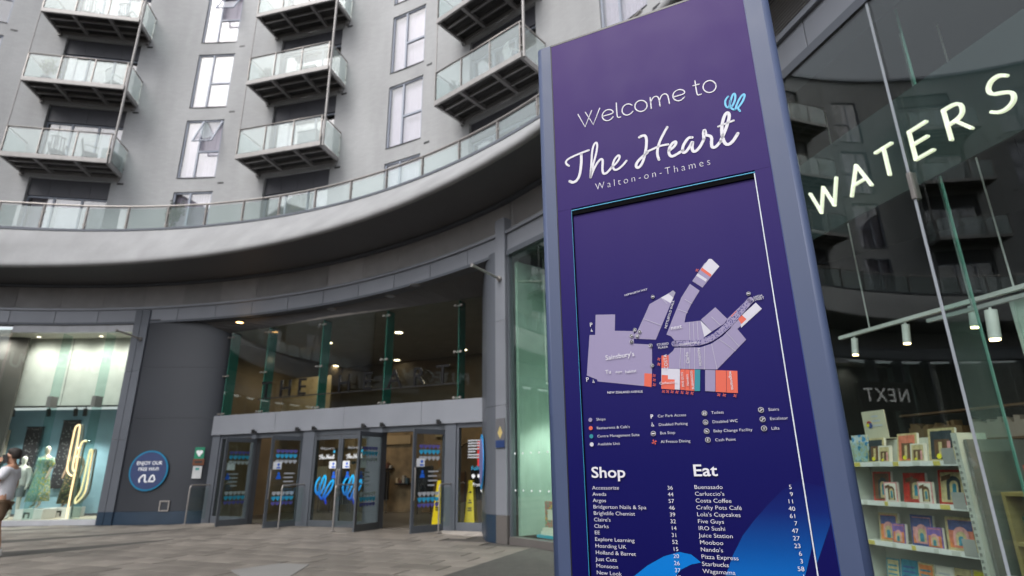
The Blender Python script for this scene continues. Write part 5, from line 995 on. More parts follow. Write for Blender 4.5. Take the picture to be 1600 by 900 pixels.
def book(x0, x1, shelf, h, cols, style, label, y=.05):
    jit = random.uniform(-.012, .012); x0 += jit; x1 += jit; h *= random.uniform(.95, 1.04)
    t = thing('book', label, 'book', M_W @ T_(((x0 + x1) / 2, .60 + y, .022 + SH[shelf] + .001)) @ Matrix.Rotation(R_(random.uniform(-4, 4)), 4, 'Z') @ Matrix.Rotation(R_(-9 + random.uniform(-3, 2)), 4, 'X'), 'face-out books in the white bookcase')
    w_ = x1 - x0; MB().box(-w_ / 2, w_ / 2, .004, .03, 0, h).build('pages', M_ln, t); MB().box(-w_ / 2, w_ / 2, 0, .0036, 0, h).build('cover', cols[0], t)
    m_ = w_ * .09; MB().box(-w_ / 2 + m_, w_ / 2 - m_, -.002, -.0004, m_, h - m_).build('cover_panel', cols[1], t)
    if style == 'door':
        MB().box(-w_ * .27, w_ * .30, -.004, -.0024, m_ * 1.6, h * .66).build('cover_art', cols[2], t); MB().box(-w_ * .10, w_ * .02, -.0058, -.0042, m_ * 1.6, h * .58).build('cover_art', M_cr, t); MB().box(w_ * .22, w_ * .34, -.0058, -.0042, m_ * 1.6, h * .6).build('cover_art', M_pk, t); MB().disc(-w_ * .1, h * .16, w_ * .09, -.0078, -.006, 12).build('cover_art', M_yl, t)
    elif style == 'arch':
        b = MB(); arch(b, w_ * .06, m_ * 1.8, w_ * .5, h * .68, -.004, -.0024); b.build('cover_art', cols[2], t); b = MB(); arch(b, w_ * .08, m_ * 1.8, w_ * .30, h * .55, -.0058, -.0042); b.build('cover_art', M_cr, t); b = MB(); arch(b, w_ * .10, m_ * 3.2, w_ * .14, h * .36, -.0076, -.006); b.build('cover_art', M_tl, t); MB().prism([(-w_ * .36, h * .80), (w_ * .0, h * .88), (-w_ * .05, h * .74), (-w_ * .36, h * .66)], -.0076, -.006).build('cover_art', M_br, t)
    elif style == 'palace':
        MB().box(-w_ * .40, w_ * .40, -.004, -.0024, h * .60, h * .90).build('cover_art', cols[2], t); b = MB(); arch(b, 0, m_ * 1.8, w_ * .52, h * .56, -.0058, -.0024); b.build('cover_art', M_pk, t); b = MB(); arch(b, 0, m_ * 1.8, w_ * .34, h * .42, -.0076, -.006); b.build('cover_art', M_cr, t); b = MB(); arch(b, 0, m_ * 1.8, w_ * .18, h * .28, -.0094, -.0078); b.build('cover_art', M_tl, t)
        for s in (-1, 1): MB().prism([(s * w_ * .40, m_), (s * w_ * .40, h * .38), (s * w_ * .28, m_)], -.0076, -.0042).build('cover_art', M_or, t)
    else:
        for k in range(4): MB().box(-w_ * .36, w_ * .30, -.004, -.0024, h * (.14 + .18 * k), h * (.21 + .18 * k)).build('cover_art', cols[2], t)
pos = ('far left', 'second', 'middle', 'fourth', 'right')
X5 = ((-.60, -.37), (-.385, -.235), (-.225, .015), (.01, .165), (.155, .43)); 
for k, (x0, x1) in enumerate(X5): small = k in (1, 3); book(x0, x1, 0, .18 if small else (.27, 0, .29, 0, .31)[k], ((M_cr, M_bkk, M_br), (M_ln, M_cr, M_br), (M_cr, M_cor, M_br), (M_ln, M_cr, M_br), (M_cr, M_bkk, M_br))[k], 'door', ('black framed doorway book at the left of the top shelf', 'small cream doorway book left of the coral one', 'coral doorway book in the middle of the top shelf', 'small cream doorway book right of the coral one', 'large black framed doorway book at the right of the top shelf')[k], .03 if small else .10)
for k, (x0, x1) in enumerate(X5): small = k in (1, 3); book(x0, x1, 1, .20 if small else (.29, 0, .30, 0, .31)[k], ((M_rd, M_br, M_bkk), (M_pk, M_ln, M_br), (M_rd, M_rd, M_br), (M_pk, M_ln, M_br), (M_rd, M_cr, M_bkk))[k], 'arch', ('red bordered archway book at the left of the second shelf', 'small pink archway book left of the all-red one', 'all-red archway book in the middle of the second shelf', 'small pink archway book right of the all-red one', 'red bordered cream archway book at the right of the second shelf')[k], .03 if small else .10)
for k, (x0, x1) in enumerate(X5): small = k in (1, 3); book(x0, x1, 2, .19 if small else (.28, 0, .29, 0, .30)[k], ((M_cr, M_or, M_bu), (M_vi, M_or, M_vi), (M_bu, M_pk, M_bu), (M_vi, M_or, M_vi), (M_cr, M_cor, M_bu))[k], 'palace', ('orange palace book at the left of the third shelf', 'small violet palace book left of the blue one', 'blue palace book in the middle of the third shelf', 'small violet palace book right of the blue one', 'orange palace book at the right of the third shelf')[k], .03 if small else .10)
for k, (x0, x1) in enumerate(((-.62, -.47), (-.46, -.27), (-.26, -.09), (-.08, .10), (.11, .27), (.28, .46))): book(x0, x1, 3, .24, ((M_tl, M_cr, M_tl), (M_tl, M_tl, M_bu), (M_cr, M_or, M_tl), (M_ln, M_ln, M_gry), (M_cr, M_cr, M_br), (M_cr, M_yl, M_br))[k], 'lines', ('striped teal and cream book on the bottom shelf', 'plain teal book on the bottom shelf', 'orange striped book on the bottom shelf', 'white book on the bottom shelf', 'cream book on the bottom shelf', 'yellow book on the bottom shelf')[k], .10)
t = thing('price_card', 'cream card with colour swirl standing above the top shelf', 'card', M_W @ T_((-.52, .82, 1.585))); MB().box(-.15, .15, 0, .01, 0, .30).build('card', mat('card_cream', (.5, .47, .36), .8), t); b = MB(); b.disc(-.07, .16, .035, -.004, -.0005, 12); b.build('swirl', M_rd, t); MB().disc(-.055, .145, .03, -.007, -.0045, 12).build('swirl', M_bu, t); MB().disc(-.085, .15, .02, -.0095, -.0075, 12).build('swirl', M_yl, t); [MB().box(-.02, .10 - .02 * k, -.004, -.0005, .13 + k * .05, .15 + k * .05).build('print_line', M_gry, t) for k in range(3)]; MB().box(-.15, .15, .012, .16, -.0, .006).build('foot', MATS['card_cream'], t)
t = thing('leaflet_holder', 'clear holder of blue leaflets at the left of the top shelf', 'leaflet holder', M_W @ T_((-.66, .70, 1.333))); MB().box(-.13, .10, 0, .004, 0, .22).build('front', G_shop, t); MB().box(-.12, .09, .03, .05, .02, .30).build('leaflets', spots('leaflet_art', (.45, .55, .62), [(.05, .25, .5), (.5, .5, .4)], 14., .6, .4), t); MB().box(-.13, .10, .0, .08, -.004, .0).build('tray', G_shop, t)
# wooden bookcase at the right edge
t = thing('wooden_bookcase', 'pale wooden bookcase at the right edge of the bookshop window', 'bookcase', M_W @ T_((1.25, .80, .022))); M_wd = mat('pale_oak', (.38, .25, .10), .55, var=.2, vscale=6)
for z in (1.02, .62, .20): MB().box(-.55, .75, 0, .30, z, z + .03).build('shelf', M_wd, t)
for x in (-.58, .755): MB().box(x, x + .028, 0, .30, 0, 1.05).build('side_panel', M_wd, t)
MB().box(-.55, .75, .302, .32, 0, 1.05).build('back_panel', M_wd, t)
b = MB(); x = -.5
while x < .7: wd_ = random.uniform(.03, .06); b.box(x, x + wd_ - .003, .06, .25, .652, .652 + random.uniform(.2, .3)); x += wd_
o = b.build('book_row', mat('dark_green_spine', (.03, .07, .045), .6), t); o['kind'] = 'stuff'
for nm, lab, x, w_, h, m_ in (('sign_card', 'white printed notice standing on the wooden bookcase', .02, .16, .30, mat('pale_blue_paper', (.55, .60, .66), .8)), ('book', 'red and blue book standing on the wooden bookcase', -.32, .13, .22, spots('red_blue_cover', (.40, .08, .06), [(.05, .08, .2)], 8., .6, .4))):
    q = thing(nm, lab, 'book' if nm == 'book' else 'notice', M_W @ T_((1.25 + x, .95, 1.074))); MB().box(-w_, w_, 0, .02, 0, h).build('cover', m_, q); MB().box(-w_ * .8, w_ * .8, -.003, -.0005, h * .72, h * .82).build('title', M_gry, q)
q = thing('round_mirror', 'round wooden framed disc above the notice in the bookshop', 'mirror', M_W @ T_((1.28, 1.05, 1.52))); b = MB(); b.tube([(.13 * math.cos(2 * math.pi * k / 20), 0, .13 * math.sin(2 * math.pi * k / 20)) for k in range(21)], .018, 6, False); b.build('rim', M_wd, q); MB().disc(0, 0, .12, -.004, .004, 20).build('disc', mat('pale_disc', (.4, .38, .36), .4), q)
# little book display behind the green corner glass
F, Ls = seg_frame(0)
t = thing('window_book_stack', 'small pile of bright books behind the green corner glass', 'book display', F @ T_((.70, .38, .14)))
MB().box(-.24, .26, -.12, .16, 0, .05).build('book', mat('cyan_book', (.03, .35, .5), .6), t); MB().box(-.14, .34, -.10, .16, .052, .11).build('book', M_ln, t); MB().box(-.12, .28, -.08, .14, .112, .17).build('book', M_ln, t); MB().box(-.13, .20, .0, .05, .172, .62).build('book', spots('bright_cover', (.35, .22, .18), [(.6, .45, .05), (.05, .3, .2), (.5, .08, .05)], 16., .6, .38), t); MB().box(-.05, .13, -.006, -.001, .30, .48).build('cover_label', M_ln, t)
t = thing('corner_spotlight', 'white spotlight high behind the green corner glass', 'spotlight', F @ T_((1.15, .8, 3.0))); MB().tube([(-.9, 0, 0), (.6, 0, 0)], .015, 6).build('arm', M_white, t); MB().tube([(0, 0, -.02), (0, 0, -.3)], .05, 12).build('head', M_white, t); MB().tube([(0, 0, -.3), (0, 0, -.31)], .04, 12).build('lens', M_lamp, t); MB().tube([(-.9, 0, 0), (-.9, 0, 2.74)], .01, 5).build('hanger', M_white, t)
spot(t, (0, -.1, -.4), (-.5, .3, -2.5), 90, (1, .97, .9), 120)

# ================================================================== purple totem sign
M_T = frame((.10886, 1.89688, 0), (math.sin(R_(64.4)), -math.cos(R_(64.4))))
TT = thing('directory_totem', 'tall purple directory sign with map and shop list in a blue-grey frame', 'sign', M_T)
M_post = mat('blue_grey_powdercoat', (.034, .052, .114), .5, metal=.05, var=.04, vscale=9, bump=.03, bscale=300)
def printmat(name, stops, rough=.45):
    m = mat(name, (.05, .03, .2), rough, coat=.0, spec=.12); t = m.node_tree; p = t.nodes['Principled BSDF']; p.inputs['Coat Roughness'].default_value = .12; nr = t.nodes.new('ShaderNodeTexNoise'); nr.inputs['Scale'].default_value = 5; nr.inputs['Detail'].default_value = 8; rr = t.nodes.new('ShaderNodeMapRange'); rr.inputs[1].default_value = .35; rr.inputs[2].default_value = .7; rr.inputs[3].default_value = .43; rr.inputs[4].default_value = .52; t.links.new(nr.outputs[0], rr.inputs[0]); t.links.new(rr.outputs[0], p.inputs['Roughness'])
    tc = t.nodes.new('ShaderNodeTexCoord'); sp = t.nodes.new('ShaderNodeSeparateXYZ'); t.links.new(tc.outputs['Object'], sp.inputs[0])
    mr = t.nodes.new('ShaderNodeMapRange'); mr.inputs[1].default_value = .9; mr.inputs[2].default_value = 2.9; t.links.new(sp.outputs['Z'], mr.inputs[0])
    r = t.nodes.new('ShaderNodeValToRGB'); e = r.color_ramp.elements
    while len(e) < len(stops): e.new(.5)
    for i, (z, c) in enumerate(stops): e[i].position = (z - .9) / 2.0; e[i].color = (*c, 1)
    no = t.nodes.new('ShaderNodeTexNoise'); no.inputs['Scale'].default_value = 260; no.inputs['Detail'].default_value = 3; t.links.new(tc.outputs['Object'], no.inputs['Vector'])
    m2 = t.nodes.new('ShaderNodeMapRange'); m2.inputs[3].default_value = .93; m2.inputs[4].default_value = 1.07; t.links.new(no.outputs[0], m2.inputs[0])
    v = t.nodes.new('ShaderNodeVectorMath'); v.operation = 'SCALE'; t.links.new(mr.outputs[0], r.inputs[0]); t.links.new(r.outputs[0], v.inputs[0]); t.links.new(m2.outputs[0], v.inputs['Scale']); t.links.new(v.outputs[0], p.inputs['Base Color']); return m
M_print = printmat('purple_print', ((.95, (.0005, .0003, .055)), (1.3, (.0012, .0008, .068)), (1.7, (.008, .005, .086)), (2.2, (.023, .010, .102)), (2.9, (.046, .018, .125))))
TOPZ = 2.90
def post_profile(s0, s1, left):
    r = .022; n = 7; pts = []
    if left: pts = [(s0 + r - r * math.sin(math.pi / 2 * k / n), r - r * math.cos(math.pi / 2 * k / n)) for k in range(n + 1)] + [(s0, .20), (s1, .20), (s1, 0)]
    else: pts = [(s0, 0)] + [(s1 - r + r * math.sin(math.pi / 2 * k / n), r - r * math.cos(math.pi / 2 * k / n)) for k in range(n + 1)] + [(s1, .20), (s0, .20)]
    return pts
pl = MB().slab(post_profile(0, .0605, True), .0, TOPZ).build('side_post', M_post, TT); pr = MB().slab(post_profile(.7685, .8420, False), .0, TOPZ).build('side_post', M_post, TT)
for o in (pl, pr):
    for f in o.data.polygons: f.use_smooth = abs(f.normal.z) < .5 and len(f.vertices) == 4 and f.area < .02
MB().box(.0607, .7683, .03, .19, .05, TOPZ - .004).build('core', M_black, TT)
MB().box(.0607, .7683, .004, .1995, TOPZ - .0036, TOPZ + .004).build('top_cap', M_black, TT)
MB().box(.0635, .7655, .003, .028, 2.182, TOPZ - .006).build('header_panel', M_print, TT)
MB().box(.0635, .1145, .003, .028, .30, 2.1815).build('margin_panel', M_print, TT); MB().box(.7190, .7655, .003, .028, .30, 2.1815).build('margin_panel', M_print, TT)
MB().box(.1165, .7175, .011, .028, .30, 2.172).build('map_panel', M_print, TT)
MB().box(.0635, .7655, .003, .028, .10, .295).build('foot_panel', M_print, TT)
M_line = mat('cyan_edge_line', (.02, .30, .50), .4); M_wl = mat('white_edge_reflection', (.50, .54, .62), .4)
MB().box(.1148, .7186, .0025, .012, 2.1735, 2.1760).build('edge_line', M_line, TT); MB().box(.1148, .1158, .0025, .012, .30, 2.173).build('edge_line', M_line, TT); MB().box(.7152, .7183, .004, .012, .30, 2.171).build('edge_line', M_wl, TT)  # white strip on the right paints the reflection along the acrylic edge
MB().box(.1165, .7150, .0045, .0108, 2.1575, 2.1725).build('recess_shade', mat('recess_shade_black', (.004, .004, .005), .95, spec=.05), TT); MB().box(.1159, .1180, .0045, .0108, .30, 2.157).build('recess_shade', mat('recess_shade_black', (.004, .004, .005), .95, spec=.05), TT)  # black strips paint in the shade of the panel recess
MB().box(.0609, .0629, .002, .03, .1, TOPZ - .006).build('seam', M_black, TT); MB().box(.7661, .7682, .0015, .03, .1, TOPZ - .006).build('seam', mat('deep_blue_seam', (.0, .02, .16), .4), TT)
M_wp = mat('white_print', (.56, .55, .60), .5, var=.03); M_lil = mat('lilac_print', (.205, .175, .30), .5, var=.03); M_rp = mat('coral_print', (.52, .075, .038), .5, var=.03); M_tp = mat('teal_print', (.0, .17, .22), .5); M_gp = mat('grey_print', (.20, .19, .27), .5); M_wh2 = mat('pale_unit_print', (.44, .43, .50), .5); M_cyan = mat('sky_print', (.09, .42, .66), .5); M_ink = mat('ink_print', (.012, .012, .02), .5)
PC = dict(lilac=M_lil, red=M_rp, teal=M_tp, white=M_wh2, grey=M_gp)
HP = .0026          # header print plane
b = MB()
for w_, st in HEART: b.stroke(st, w_ * 1.02, HP - .0012, HP, 2)
b.build('script_lettering', M_wp, TT)
b = MB()
for w_, st in BUTTERFLY: b.stroke(st, w_ * .95, HP - .0012, HP, 2)
b.build('butterfly_mark', M_cyan, TT)
for grp in ((0, 1), (2,), (3,), (4,), (5,), (6, 7, 8), (9,), (10, 11), (12,)):
    b = MB()
    for i in grp: w_, st = WELCOME[i]; b.stroke(st, w_, HP - .0012, HP, 2 if len(st) > 3 else 0)
    b.build('welcome_letter', M_wp, TT)
wt = text('place_lettering', 'Walton-on-Thames', M_wp, TT, .2067, HP, 2.2330, .0375, space=1.5, offset=-.0007, ext=.0004)
k_ = (.5930 - .2067) / max(v.co.x for v in wt.data.vertices)
for v in wt.data.vertices: v.co.x *= k_
# map on the inset panel
MP = .0105
for i, (c, poly) in enumerate(MAP): MB().prism([tuple(p) for p in poly], MP - .0003 - .00006 * i, MP).build('map_unit', PC[c], TT)
MY = MP - .0026
M_dots = spots('dotted_walk_print', (.205, .175, .30), [(.02, .015, .13)], 240., .5, .40)
b = MB(); b.stroke([tuple(p) for p in MALL], .0090, MY + .0002, MP, 2); b.build('covered_walk', M_dots, TT)
for a, c in MAPLINES: b = MB(); b.stroke([tuple(a), tuple(c)], .0004, MY - .0001, MY + .0003, 0); b.build('unit_line', M_wh2, TT)
pz = sum(0 for _ in ())
kz = .00052      # panel metres per measured map pixel
MT2 = {"COVERED MALL": M_wp}
for s_, p, h, r in MAPTXT:
    dn = h * kz * .5; text('map_lettering', s_, M_wp, TT, p[0] + dn * math.sin(R_(r)), MY - .0012, p[1] - dn * math.cos(R_(r)), h * kz * 1.38, 'CENTER', rot=r, ext=.0002)
def icon_ring(p, r=.0062, glyph=None):
    o = MB().disc(p[0], p[1], r, MY - .0016, MY - .0010, 20).build('map_symbol', M_wp, TT); MB().disc(p[0], p[1], r * .86, MY - .0022, MY - .0017, 20).build('symbol_disc', M_ink, o)
    b = MB(); y0, y1 = MY - .0028, MY - .0023; x, z = p
    if glyph == 'bus' or glyph is None: b.box(x - r * .6, x + r * .6, y0, y1, z - r * .22, z + r * .22)
    elif glyph == 'wc': b.box(x - r * .45, x - r * .12, y0, y1, z - r * .5, z + r * .3); b.box(x + r * .12, x + r * .45, y0, y1, z - r * .5, z + r * .3); b.disc(x - r * .28, z + r * .48, r * .13, y0, y1, 8); b.disc(x + r * .28, z + r * .48, r * .13, y0, y1, 8)
    elif glyph in ('stairs', 'esc'): b.stroke([(x - r * .55, z - r * .4), (x - r * .15, z - r * .4), (x + r * .2, z + r * .2), (x + r * .55, z + r * .2)], r * .13, y0, y1, 0); b.disc(x - r * .05, z + r * .42, r * .14, y0, y1, 8)
    elif glyph == 'wheel': b.stroke([(x - r * .1, z + r * .5), (x - r * .1, z - r * .05), (x + r * .35, z - r * .05), (x + r * .45, z - r * .5)], r * .1, y0, y1, 0); b.stroke([(x - r * .3, z), (x - r * .42, z - r * .3), (x - r * .1, z - r * .55), (x + r * .2, z - r * .35)], r * .08, y0, y1, 1)
    elif glyph == 'baby': b.disc(x - r * .2, z + r * .25, r * .22, y0, y1, 10); b.box(x - r * .4, x + r * .45, y0, y1, z - r * .4, z - r * .05)
    elif glyph == 'lift': b.box(x - r * .1, x + r * .1, y0, y1, z - r * .5, z + r * .1); b.disc(x, z + r * .35, r * .14, y0, y1, 8); b.prism([(x + r * .25, z + r * .1), (x + r * .55, z + r * .1), (x + r * .4, z + r * .4)], y0, y1)
    elif glyph == 'pound': b.stroke([(x + r * .3, z + r * .35), (x, z + r * .5), (x - r * .2, z + r * .25), (x - r * .1, z - r * .45)], r * .1, y0, y1, 1); b.box(x - r * .35, x + r * .35, y0, y1, z - r * .5, z - r * .36); b.box(x - r * .35, x + r * .15, y0, y1, z - r * .05, z + r * .08)
    b.build('symbol_glyph', M_wp, o)
def pinwheel(b, x, z, r):
    for k in range(4):
        a = math.pi / 2 * k + .2; b.prism([(x, z), (x + r * math.cos(a), z + r * math.sin(a)), (x + r * .75 * math.cos(a + .7), z + r * .75 * math.sin(a + .7))], MY - .0016, MY - .0010)
def chairmark(b, x, z, r):
    y0, y1 = MY - .0016, MY - .001
    b.stroke([(x - r * .1, z + r * .6), (x - r * .1, z - r * .05), (x + r * .4, z - r * .05), (x + r * .55, z - r * .6)], r * .12, y0, y1, 0); b.stroke([(x - r * .35, z), (x - r * .5, z - r * .35), (x - r * .1, z - r * .65), (x + r * .25, z - r * .4)], r * .1, y0, y1, 1); b.disc(x - r * .1, z + r * .85, r * .16, y0, y1, 8)
for k, p in enumerate(RINGS): icon_ring(p, .0058, ('wheel', 'baby', 'stairs', 'wc', 'lift', 'esc', 'pound', 'bus', 'bus')[k])
for p in STARS: b = MB(); pinwheel(b, p[0], p[1], .0058); b.build('dining_mark', M_rp, TT)
for p in CHAIRS: b = MB(); chairmark(b, p[0], p[1], .006); b.build('parking_mark', M_wp, TT)
for kd, c, p, s_, q in LEGEND:
    if kd == 'dot': MB().disc(p[0], p[1], .0063, MY - .0016, MY - .001, 20).build('key_dot', PC[c], TT)
    elif kd == 'P': text('key_lettering', 'P', M_wp, TT, p[0] - .004, MY - .0012, p[1] - .0055, .0165, offset=.0004, ext=.0002)
    elif kd == 'chair': b = MB(); chairmark(b, p[0], p[1], .007); b.build('key_mark', M_wp, TT)
    elif kd == 'star': b = MB(); pinwheel(b, p[0], p[1], .0085); b.build('key_mark', M_rp, TT)
    else: icon_ring(p, .0074, kd)
    text('key_lettering', s_, M_wp, TT, q[0], MY - .0012, q[1], .0114, wide=1.1, offset=-.0001, ext=.0002)
for s_, p in (('Shop', (.1362, 1.2768)), ('Eat', (.4374, 1.2791))): text('heading', s_, M_wp, TT, p[0], MY - .0012, p[1] + .001, .0445, offset=.0007, wide=1.2, ext=.0002)
SHOPS = [("Accessorize", 36), ("Aveda", 44), ("Argos", 57), ("Bridgerton Nails & Spa", 46), ("Brightlife Chemist", 39), ("Claire's", 32), ("Clarks", 14), ("EE", 31), ("Explore Learning", 52), ("Hoarding UK", 15), ("Holland & Barret", 20), ("Just Cuts", 26), ("Monsoon", 37), ("New Look", 18)]
EATS = [("Buenasado", 5), ("Carluccio's", 9), ("Costa Coffee", 11), ("Crafty Pots Café", 40), ("Lola's Cupcakes", 61), ("Five Guys", 7), ("IRO Sushi", 47), ("Juice Station", 27), ("Mooboo", 23), ("Nando's", 6), ("Pizza Express", 3), ("Starbucks", 58), ("Wagamama", 1)]
for i, (s_, n_) in enumerate(SHOPS): z = 1.2436 - .0179 * i; text('list_entry', s_, M_wp, TT, .1368, MY - .0012, z, .0146, wide=1.19, offset=-.00012, ext=.0002); text('list_number', str(n_), M_wp, TT, .3785, MY - .0012, z, .0150, 'RIGHT', wide=1.1, offset=-.0001, ext=.0002)
for i, (s_, n_) in enumerate(EATS): z = 1.2456 - .0179 * i; text('list_entry', s_, M_wp, TT, .4370, MY - .0012, z, .0150, wide=1.19, offset=-.00012, ext=.0002); text('list_number', str(n_), M_wp, TT, .6885, MY - .0012, z, .0152, 'RIGHT', wide=1.1, offset=-.0001, ext=.0002)
M_pet = printmat('petal_print', ((.95, (.0, .11, .42)), (1.03, (.0, .085, .33)), (1.10, (.0, .048, .22)), (1.19, (.0012, .010, .105)), (1.275, (.0012, .0008, .068))))
MB().prism([tuple(p) for p in PETALA], MP - .0002, MP).build('petal_print', printmat('petal_print_left', ((.95, (.0, .11, .42)), (1.03, (.0, .13, .44)), (1.2, (.0, .12, .42)))), TT)
MB().prism([(min(p[0], .7145), p[1]) for p in PETALB], MP - .0002, MP).build('petal_print', M_pet, TT)
MB().prism([(.7195, .95), (.7195, 1.262), (.765, 1.25), (.765, 1.165), (.7195, 1.07)], .0022, .003).build('petal_print', M_pet, TT)

# ================================================================== man on the phone
PM = Matrix.Translation((-8.93, 10.62, .018)) @ Matrix.Rotation(R_(-72), 4, 'Z')
PE = thing('person', 'man in a white t-shirt and brown shorts walking with a phone at his ear', 'person', PM)
M_skin = mat('skin', (.42, .23, .15), .55, var=.08, vscale=8); M_tee = mat('white_tshirt', (.62, .62, .66), .9, bump=.3, bscale=14); M_sho = mat('brown_shorts', (.16, .105, .065), .9, bump=.3, bscale=14); M_hair = mat('dark_hair', (.018, .012, .009), .6, var=.4, vscale=60, bump=.6, bscale=90)
Vv = [(0, 0, .96), (0, .01, 1.12), (0, .015, 1.30), (0, .01, 1.44), (0, .005, 1.51), (0, -.02, 1.58), (0, -.025, 1.66), (0, -.01, 1.73),
      (-.17, .01, 1.42), (-.22, .05, 1.16), (-.21, -.04, .93), (-.21, -.06, .86),
      (.17, .01, 1.42), (.25, -.06, 1.19), (.17, -.17, 1.42), (.12, -.16, 1.52),
      (-.09, 0, .90), (-.10, -.12, .52), (-.10, -.02, .11), (-.11, -.17, .035), (.09, 0, .90), (.10, .03, .52), (.11, .14, .13), (.11, .03, .035)]
Ed = [(0, 1), (1, 2), (2, 3), (3, 4), (4, 5), (5, 6), (6, 7), (3, 8), (8, 9), (9, 10), (10, 11), (3, 12), (12, 13), (13, 14), (14, 15), (0, 16), (16, 17), (17, 18), (18, 19), (0, 20), (20, 21), (21, 22), (22, 23)]
Rr_ = [(.15, .115), (.14, .11), (.155, .115), (.11, .085), .055, (.068, .08), (.078, .092), (.055, .06), .065, .045, .036, .034, .065, .045, .036, .036, .10, .068, .045, .034, .10, .068, .045, .034]
def fingers(base, dirn, spread, idx):
    for k in range(5):
        o = Vector(base) + Vector(spread) * (k - 2) * .018; L_ = (.045, .07, .078, .07, .055)[k]; d = Vector(dirn).normalized()
        a = len(Vv); Vv.append(tuple(o + d * .03)); Vv.append(tuple(o + d * (.03 + L_ * .55) + Vector((-.012, 0, 0)))); Vv.append(tuple(o + d * (.03 + L_) + Vector((-.028, 0, 0))))
        Rr_.extend([.010, .009, .007]); Ed.extend([(idx, a), (a, a + 1), (a + 1, a + 2)])
fingers((.115, -.15, 1.53), (-.25, .1, 1), (0, 1, .2), 15); fingers((-.21, -.065, .85), (0, -.25, -1), (0, 1, .1), 11)
# nose, chin, ears
a = len(Vv); Vv += [(0, -.105, 1.635), (0, -.075, 1.555), (.078, .0, 1.64), (-.078, .0, 1.64)]; Rr_ += [.014, .03, .016, .016]; Ed += [(6, a), (5, a + 1), (6, a + 2), (6, a + 3)]
meshobj('body', skin(Vv, Ed, Rr_), M_skin, PE)
b = MB(); b.loft([(1.600, 0, .045, .065, .055), (1.64, 0, .04, .085, .075), (1.685, 0, .022, .094, .095), (1.73, 0, .006, .094, .106), (1.765, 0, -.002, .078, .092), (1.785, 0, -.005, .045, .06), (1.792, 0, 0, .01, .012)], 18); b.build('hair', M_hair, PE)
for s in (-1, 1): b = MB(); b.disc(s * .032, 1.655, .011, -.118, -.104, 10); b.build('eye', M_black, PE)
b = MB(); b.box(-.024, .024, -.108, -.095, 1.588, 1.596); b.build('mouth', mat('lip', (.30, .10, .08), .5), PE)
tv = [(0, .005, .84), (0, .008, 1.0), (0, .012, 1.16), (0, .015, 1.31), (0, .01, 1.43), (-.17, .01, 1.41), (-.215, .04, 1.22), (.17, .01, 1.41), (.235, -.04, 1.24)]
meshobj('t_shirt', skin(tv, [(0, 1), (1, 2), (2, 3), (3, 4), (4, 5), (5, 6), (4, 7), (7, 8)], [(.178, .140), (.172, .136), (.168, .135), (.176, .135), (.10, .095), .085, .082, .085, .082]), M_tee, PE)
meshobj('shorts', skin([(0, 0, .95), (-.09, -.005, .84), (-.105, -.09, .54), (.09, .005, .84), (.105, .03, .54)], [(0, 1), (1, 2), (0, 3), (3, 4)], [(.165, .135), .125, .10, .125, .10]), M_sho, PE)
for (x, y, z, p) in ((-.11, -.05, .0, 0), (.11, .14, .01, 12)):
    b = MB(); b.loft([(.0, 0, -.06, .048, .135), (.03, 0, -.06, .052, .14), (.06, 0, -.04, .046, .11), (.10, 0, .03, .042, .055)], 14); b.build('shoe', mat('white_shoe', (.5, .5, .5), .7), PE, T_((x, y, z)) @ Matrix.Rotation(R_(p), 4, 'X'))
t = thing('mobile_phone', 'dark phone held to the ear of the man', 'phone', PM @ T_((.088, -.075, 1.60)) @ Matrix.Rotation(R_(14), 4, 'X')); MB().box(-.004, .004, -.036, .036, -.075, .075, .004).build('case', M_black, t); MB().box(-.0056, -.0042, -.032, .032, -.068, .068).build('screen', mat('phone_screen', (.02, .02, .03), .1), t)

# ================================================================== things on the balconies and terrace
def bal(ci, i, x, y): return Matrix.Translation((CX, CY, Z0 + FH * i + .166)) @ wall_frame(DOO[ci] + 3.95) @ T_((x, y, 0))
def chair(M, m, label):
    t = thing('balcony_chair', label, 'chair', M, 'chairs on the balconies')
    MB().box(-.23, .23, -.22, .22, .40, .44, .01).build('seat', m, t)
    for sx in (-1, 1):
        for sy in (-1, 1): MB().tube([(sx * .20, sy * .19, .40), (sx * .24, sy * .23, 0)], .018, 6).build('leg', m, t)
        MB().tube([(sx * .25, -.2, .64), (sx * .26, .2, .66), (sx * .22, .24, .44)], .018, 6).build('arm', m, t)
    for k in range(5): MB().tube([(-.18 + k * .09, .21, .44), (-.17 + k * .085, .30, .88)], .014, 6).build('back_slat', m, t)
    MB().tube([(-.22, .30, .88), (0, .32, .92), (.22, .30, .88)], .02, 6).build('back_rail', m, t)
M_pl = mat('white_plastic', (.72, .73, .74), .4); M_wk = mat('dark_wicker', (.045, .05, .055), .7)
Rz = lambda a: Matrix.Rotation(R_(a), 4, 'Z')
chair(bal(0, 1, .95, -.55) @ Rz(150), M_pl, 'white slatted plastic chair on the balcony nearest the purple sign')
chair(bal(2, 1, -.30, -.6) @ Rz(200), M_wk, 'dark wicker chair on the left of the lowest left balcony'); chair(bal(2, 1, .75, -.6) @ Rz(120), M_wk, 'dark wicker chair on the right of the lowest left balcony')
chair(bal(2, 2, 1.0, -.6) @ Rz(140), M_pl, 'white chair on the middle left balcony')
chair(bal(2, 3, .9, -.55) @ Rz(170), M_wk, 'dark chair on the right of the top left balcony'); chair(bal(2, 3, -.4, -.55) @ Rz(190), M_wk, 'dark chair on the left of the top left balcony')
t = thing('storage_box', 'grey storage box on the lowest middle balcony', 'box', bal(1, 1, .95, -.75)); MB().box(-.35, .35, -.25, .25, .02, .62, .02).build('box', mat('box_grey', (.20, .22, .25), .6), t); MB().box(-.37, .37, -.27, .27, .622, .67, .015).build('lid', mat('box_lid', (.26, .28, .3), .6), t)
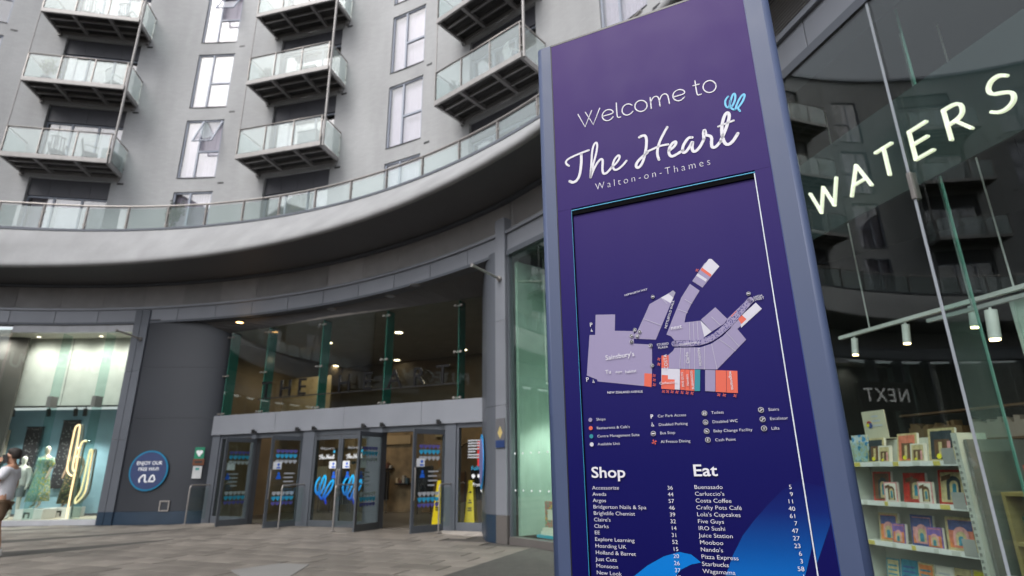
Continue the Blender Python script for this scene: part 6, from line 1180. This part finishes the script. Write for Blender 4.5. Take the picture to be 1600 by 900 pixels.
t = thing('folding_table', 'small white table on the second middle balcony', 'table', bal(1, 2, .5, -.6)); MB().box(-.35, .35, -.25, .25, .48, .51, .01).build('top', M_pl, t)
for sx in (-1, 1):
    for sy in (-1, 1): MB().tube([(sx * .3, sy * .2, .48), (sx * .3, sy * .2, 0)], .015, 6).build('leg', M_pl, t)
t = thing('air_unit', 'round fanned air unit at the right end of the lowest left balcony', 'air unit', bal(2, 1, 1.35, -.35) @ Rz(80)); MB().box(-.38, .38, -.14, .14, .02, .70, .02).build('case', mat('unit_grey', (.22, .24, .25), .5), t); MB().disc(0, .36, .25, -.15, -.1405, 24).build('fan_grille', M_black, t)
def plant(M, label, h, spread, n, col, potc):
    t = thing('potted_plant', label, 'plant', M); MB().loft([(0, 0, 0, .13, .13), (.28, 0, 0, .17, .17), (.30, 0, 0, .18, .18)], 14).build('pot', potc, t)
    b = MB(); lf = MB(); rnd = random.Random(n)
    for k in range(7):
        a = rnd.uniform(0, 6.28); e = Vector((math.cos(a) * spread * rnd.uniform(.3, 1), math.sin(a) * spread * rnd.uniform(.3, 1), h * rnd.uniform(.7, 1.0))); mdp = Vector((e.x * .3, e.y * .3, h * .5))
        b.tube([(0, 0, .25), mdp, e], [.014, .009, .004], 5)
        for j in range(n // 7):
            u = rnd.uniform(.25, 1.05); c = mdp.lerp(e, u) + Vector((rnd.gauss(0, .07), rnd.gauss(0, .07), rnd.gauss(0, .07))); d1 = Vector((rnd.gauss(0, 1), rnd.gauss(0, 1), rnd.gauss(0, .6))).normalized() * .05; d2 = d1.cross(Vector((rnd.gauss(0, 1), rnd.gauss(0, 1), rnd.gauss(0, 1)))).normalized() * .016
            lf.add([c - d1, c + d2, c + d1, c - d2], [(0, 1, 2, 3)])
    b.build('stem', mat('twig', (.10, .07, .045), .8), t); o = lf.build('foliage', col, t, fix=False)
plant(bal(2, 2, -1.15, -.8), 'leafy green and yellow plant on the middle left balcony', 1.0, .28, 420, mat('leaf_bright', (.16, .22, .03), .6, objvar=.1), mat('pot_blue', (.05, .07, .12), .5))
plant(bal(1, 2, -1.2, -.75), 'short bushy plant at the left of the second middle balcony', .75, .25, 350, mat('leaf_mid', (.06, .11, .03), .6), mat('pot_terracotta', (.25, .09, .05), .7))
plant(bal(0, 1, -1.2, -.7), 'small dark plant at the left of the balcony nearest the sign', .7, .22, 300, mat('leaf_dark', (.035, .07, .03), .6), mat('pot_white', (.5, .5, .48), .6))
tp = Vector((CX + 18.15 * math.cos(R_(85.4)), CY + 18.15 * math.sin(R_(85.4)), 8.545))
plant(Matrix.Translation(tp), 'small olive tree in a pot behind the terrace glass', 1.75, .5, 620, mat('leaf_olive', (.05, .075, .035), .6), mat('pot_grey', (.18, .18, .18), .6))
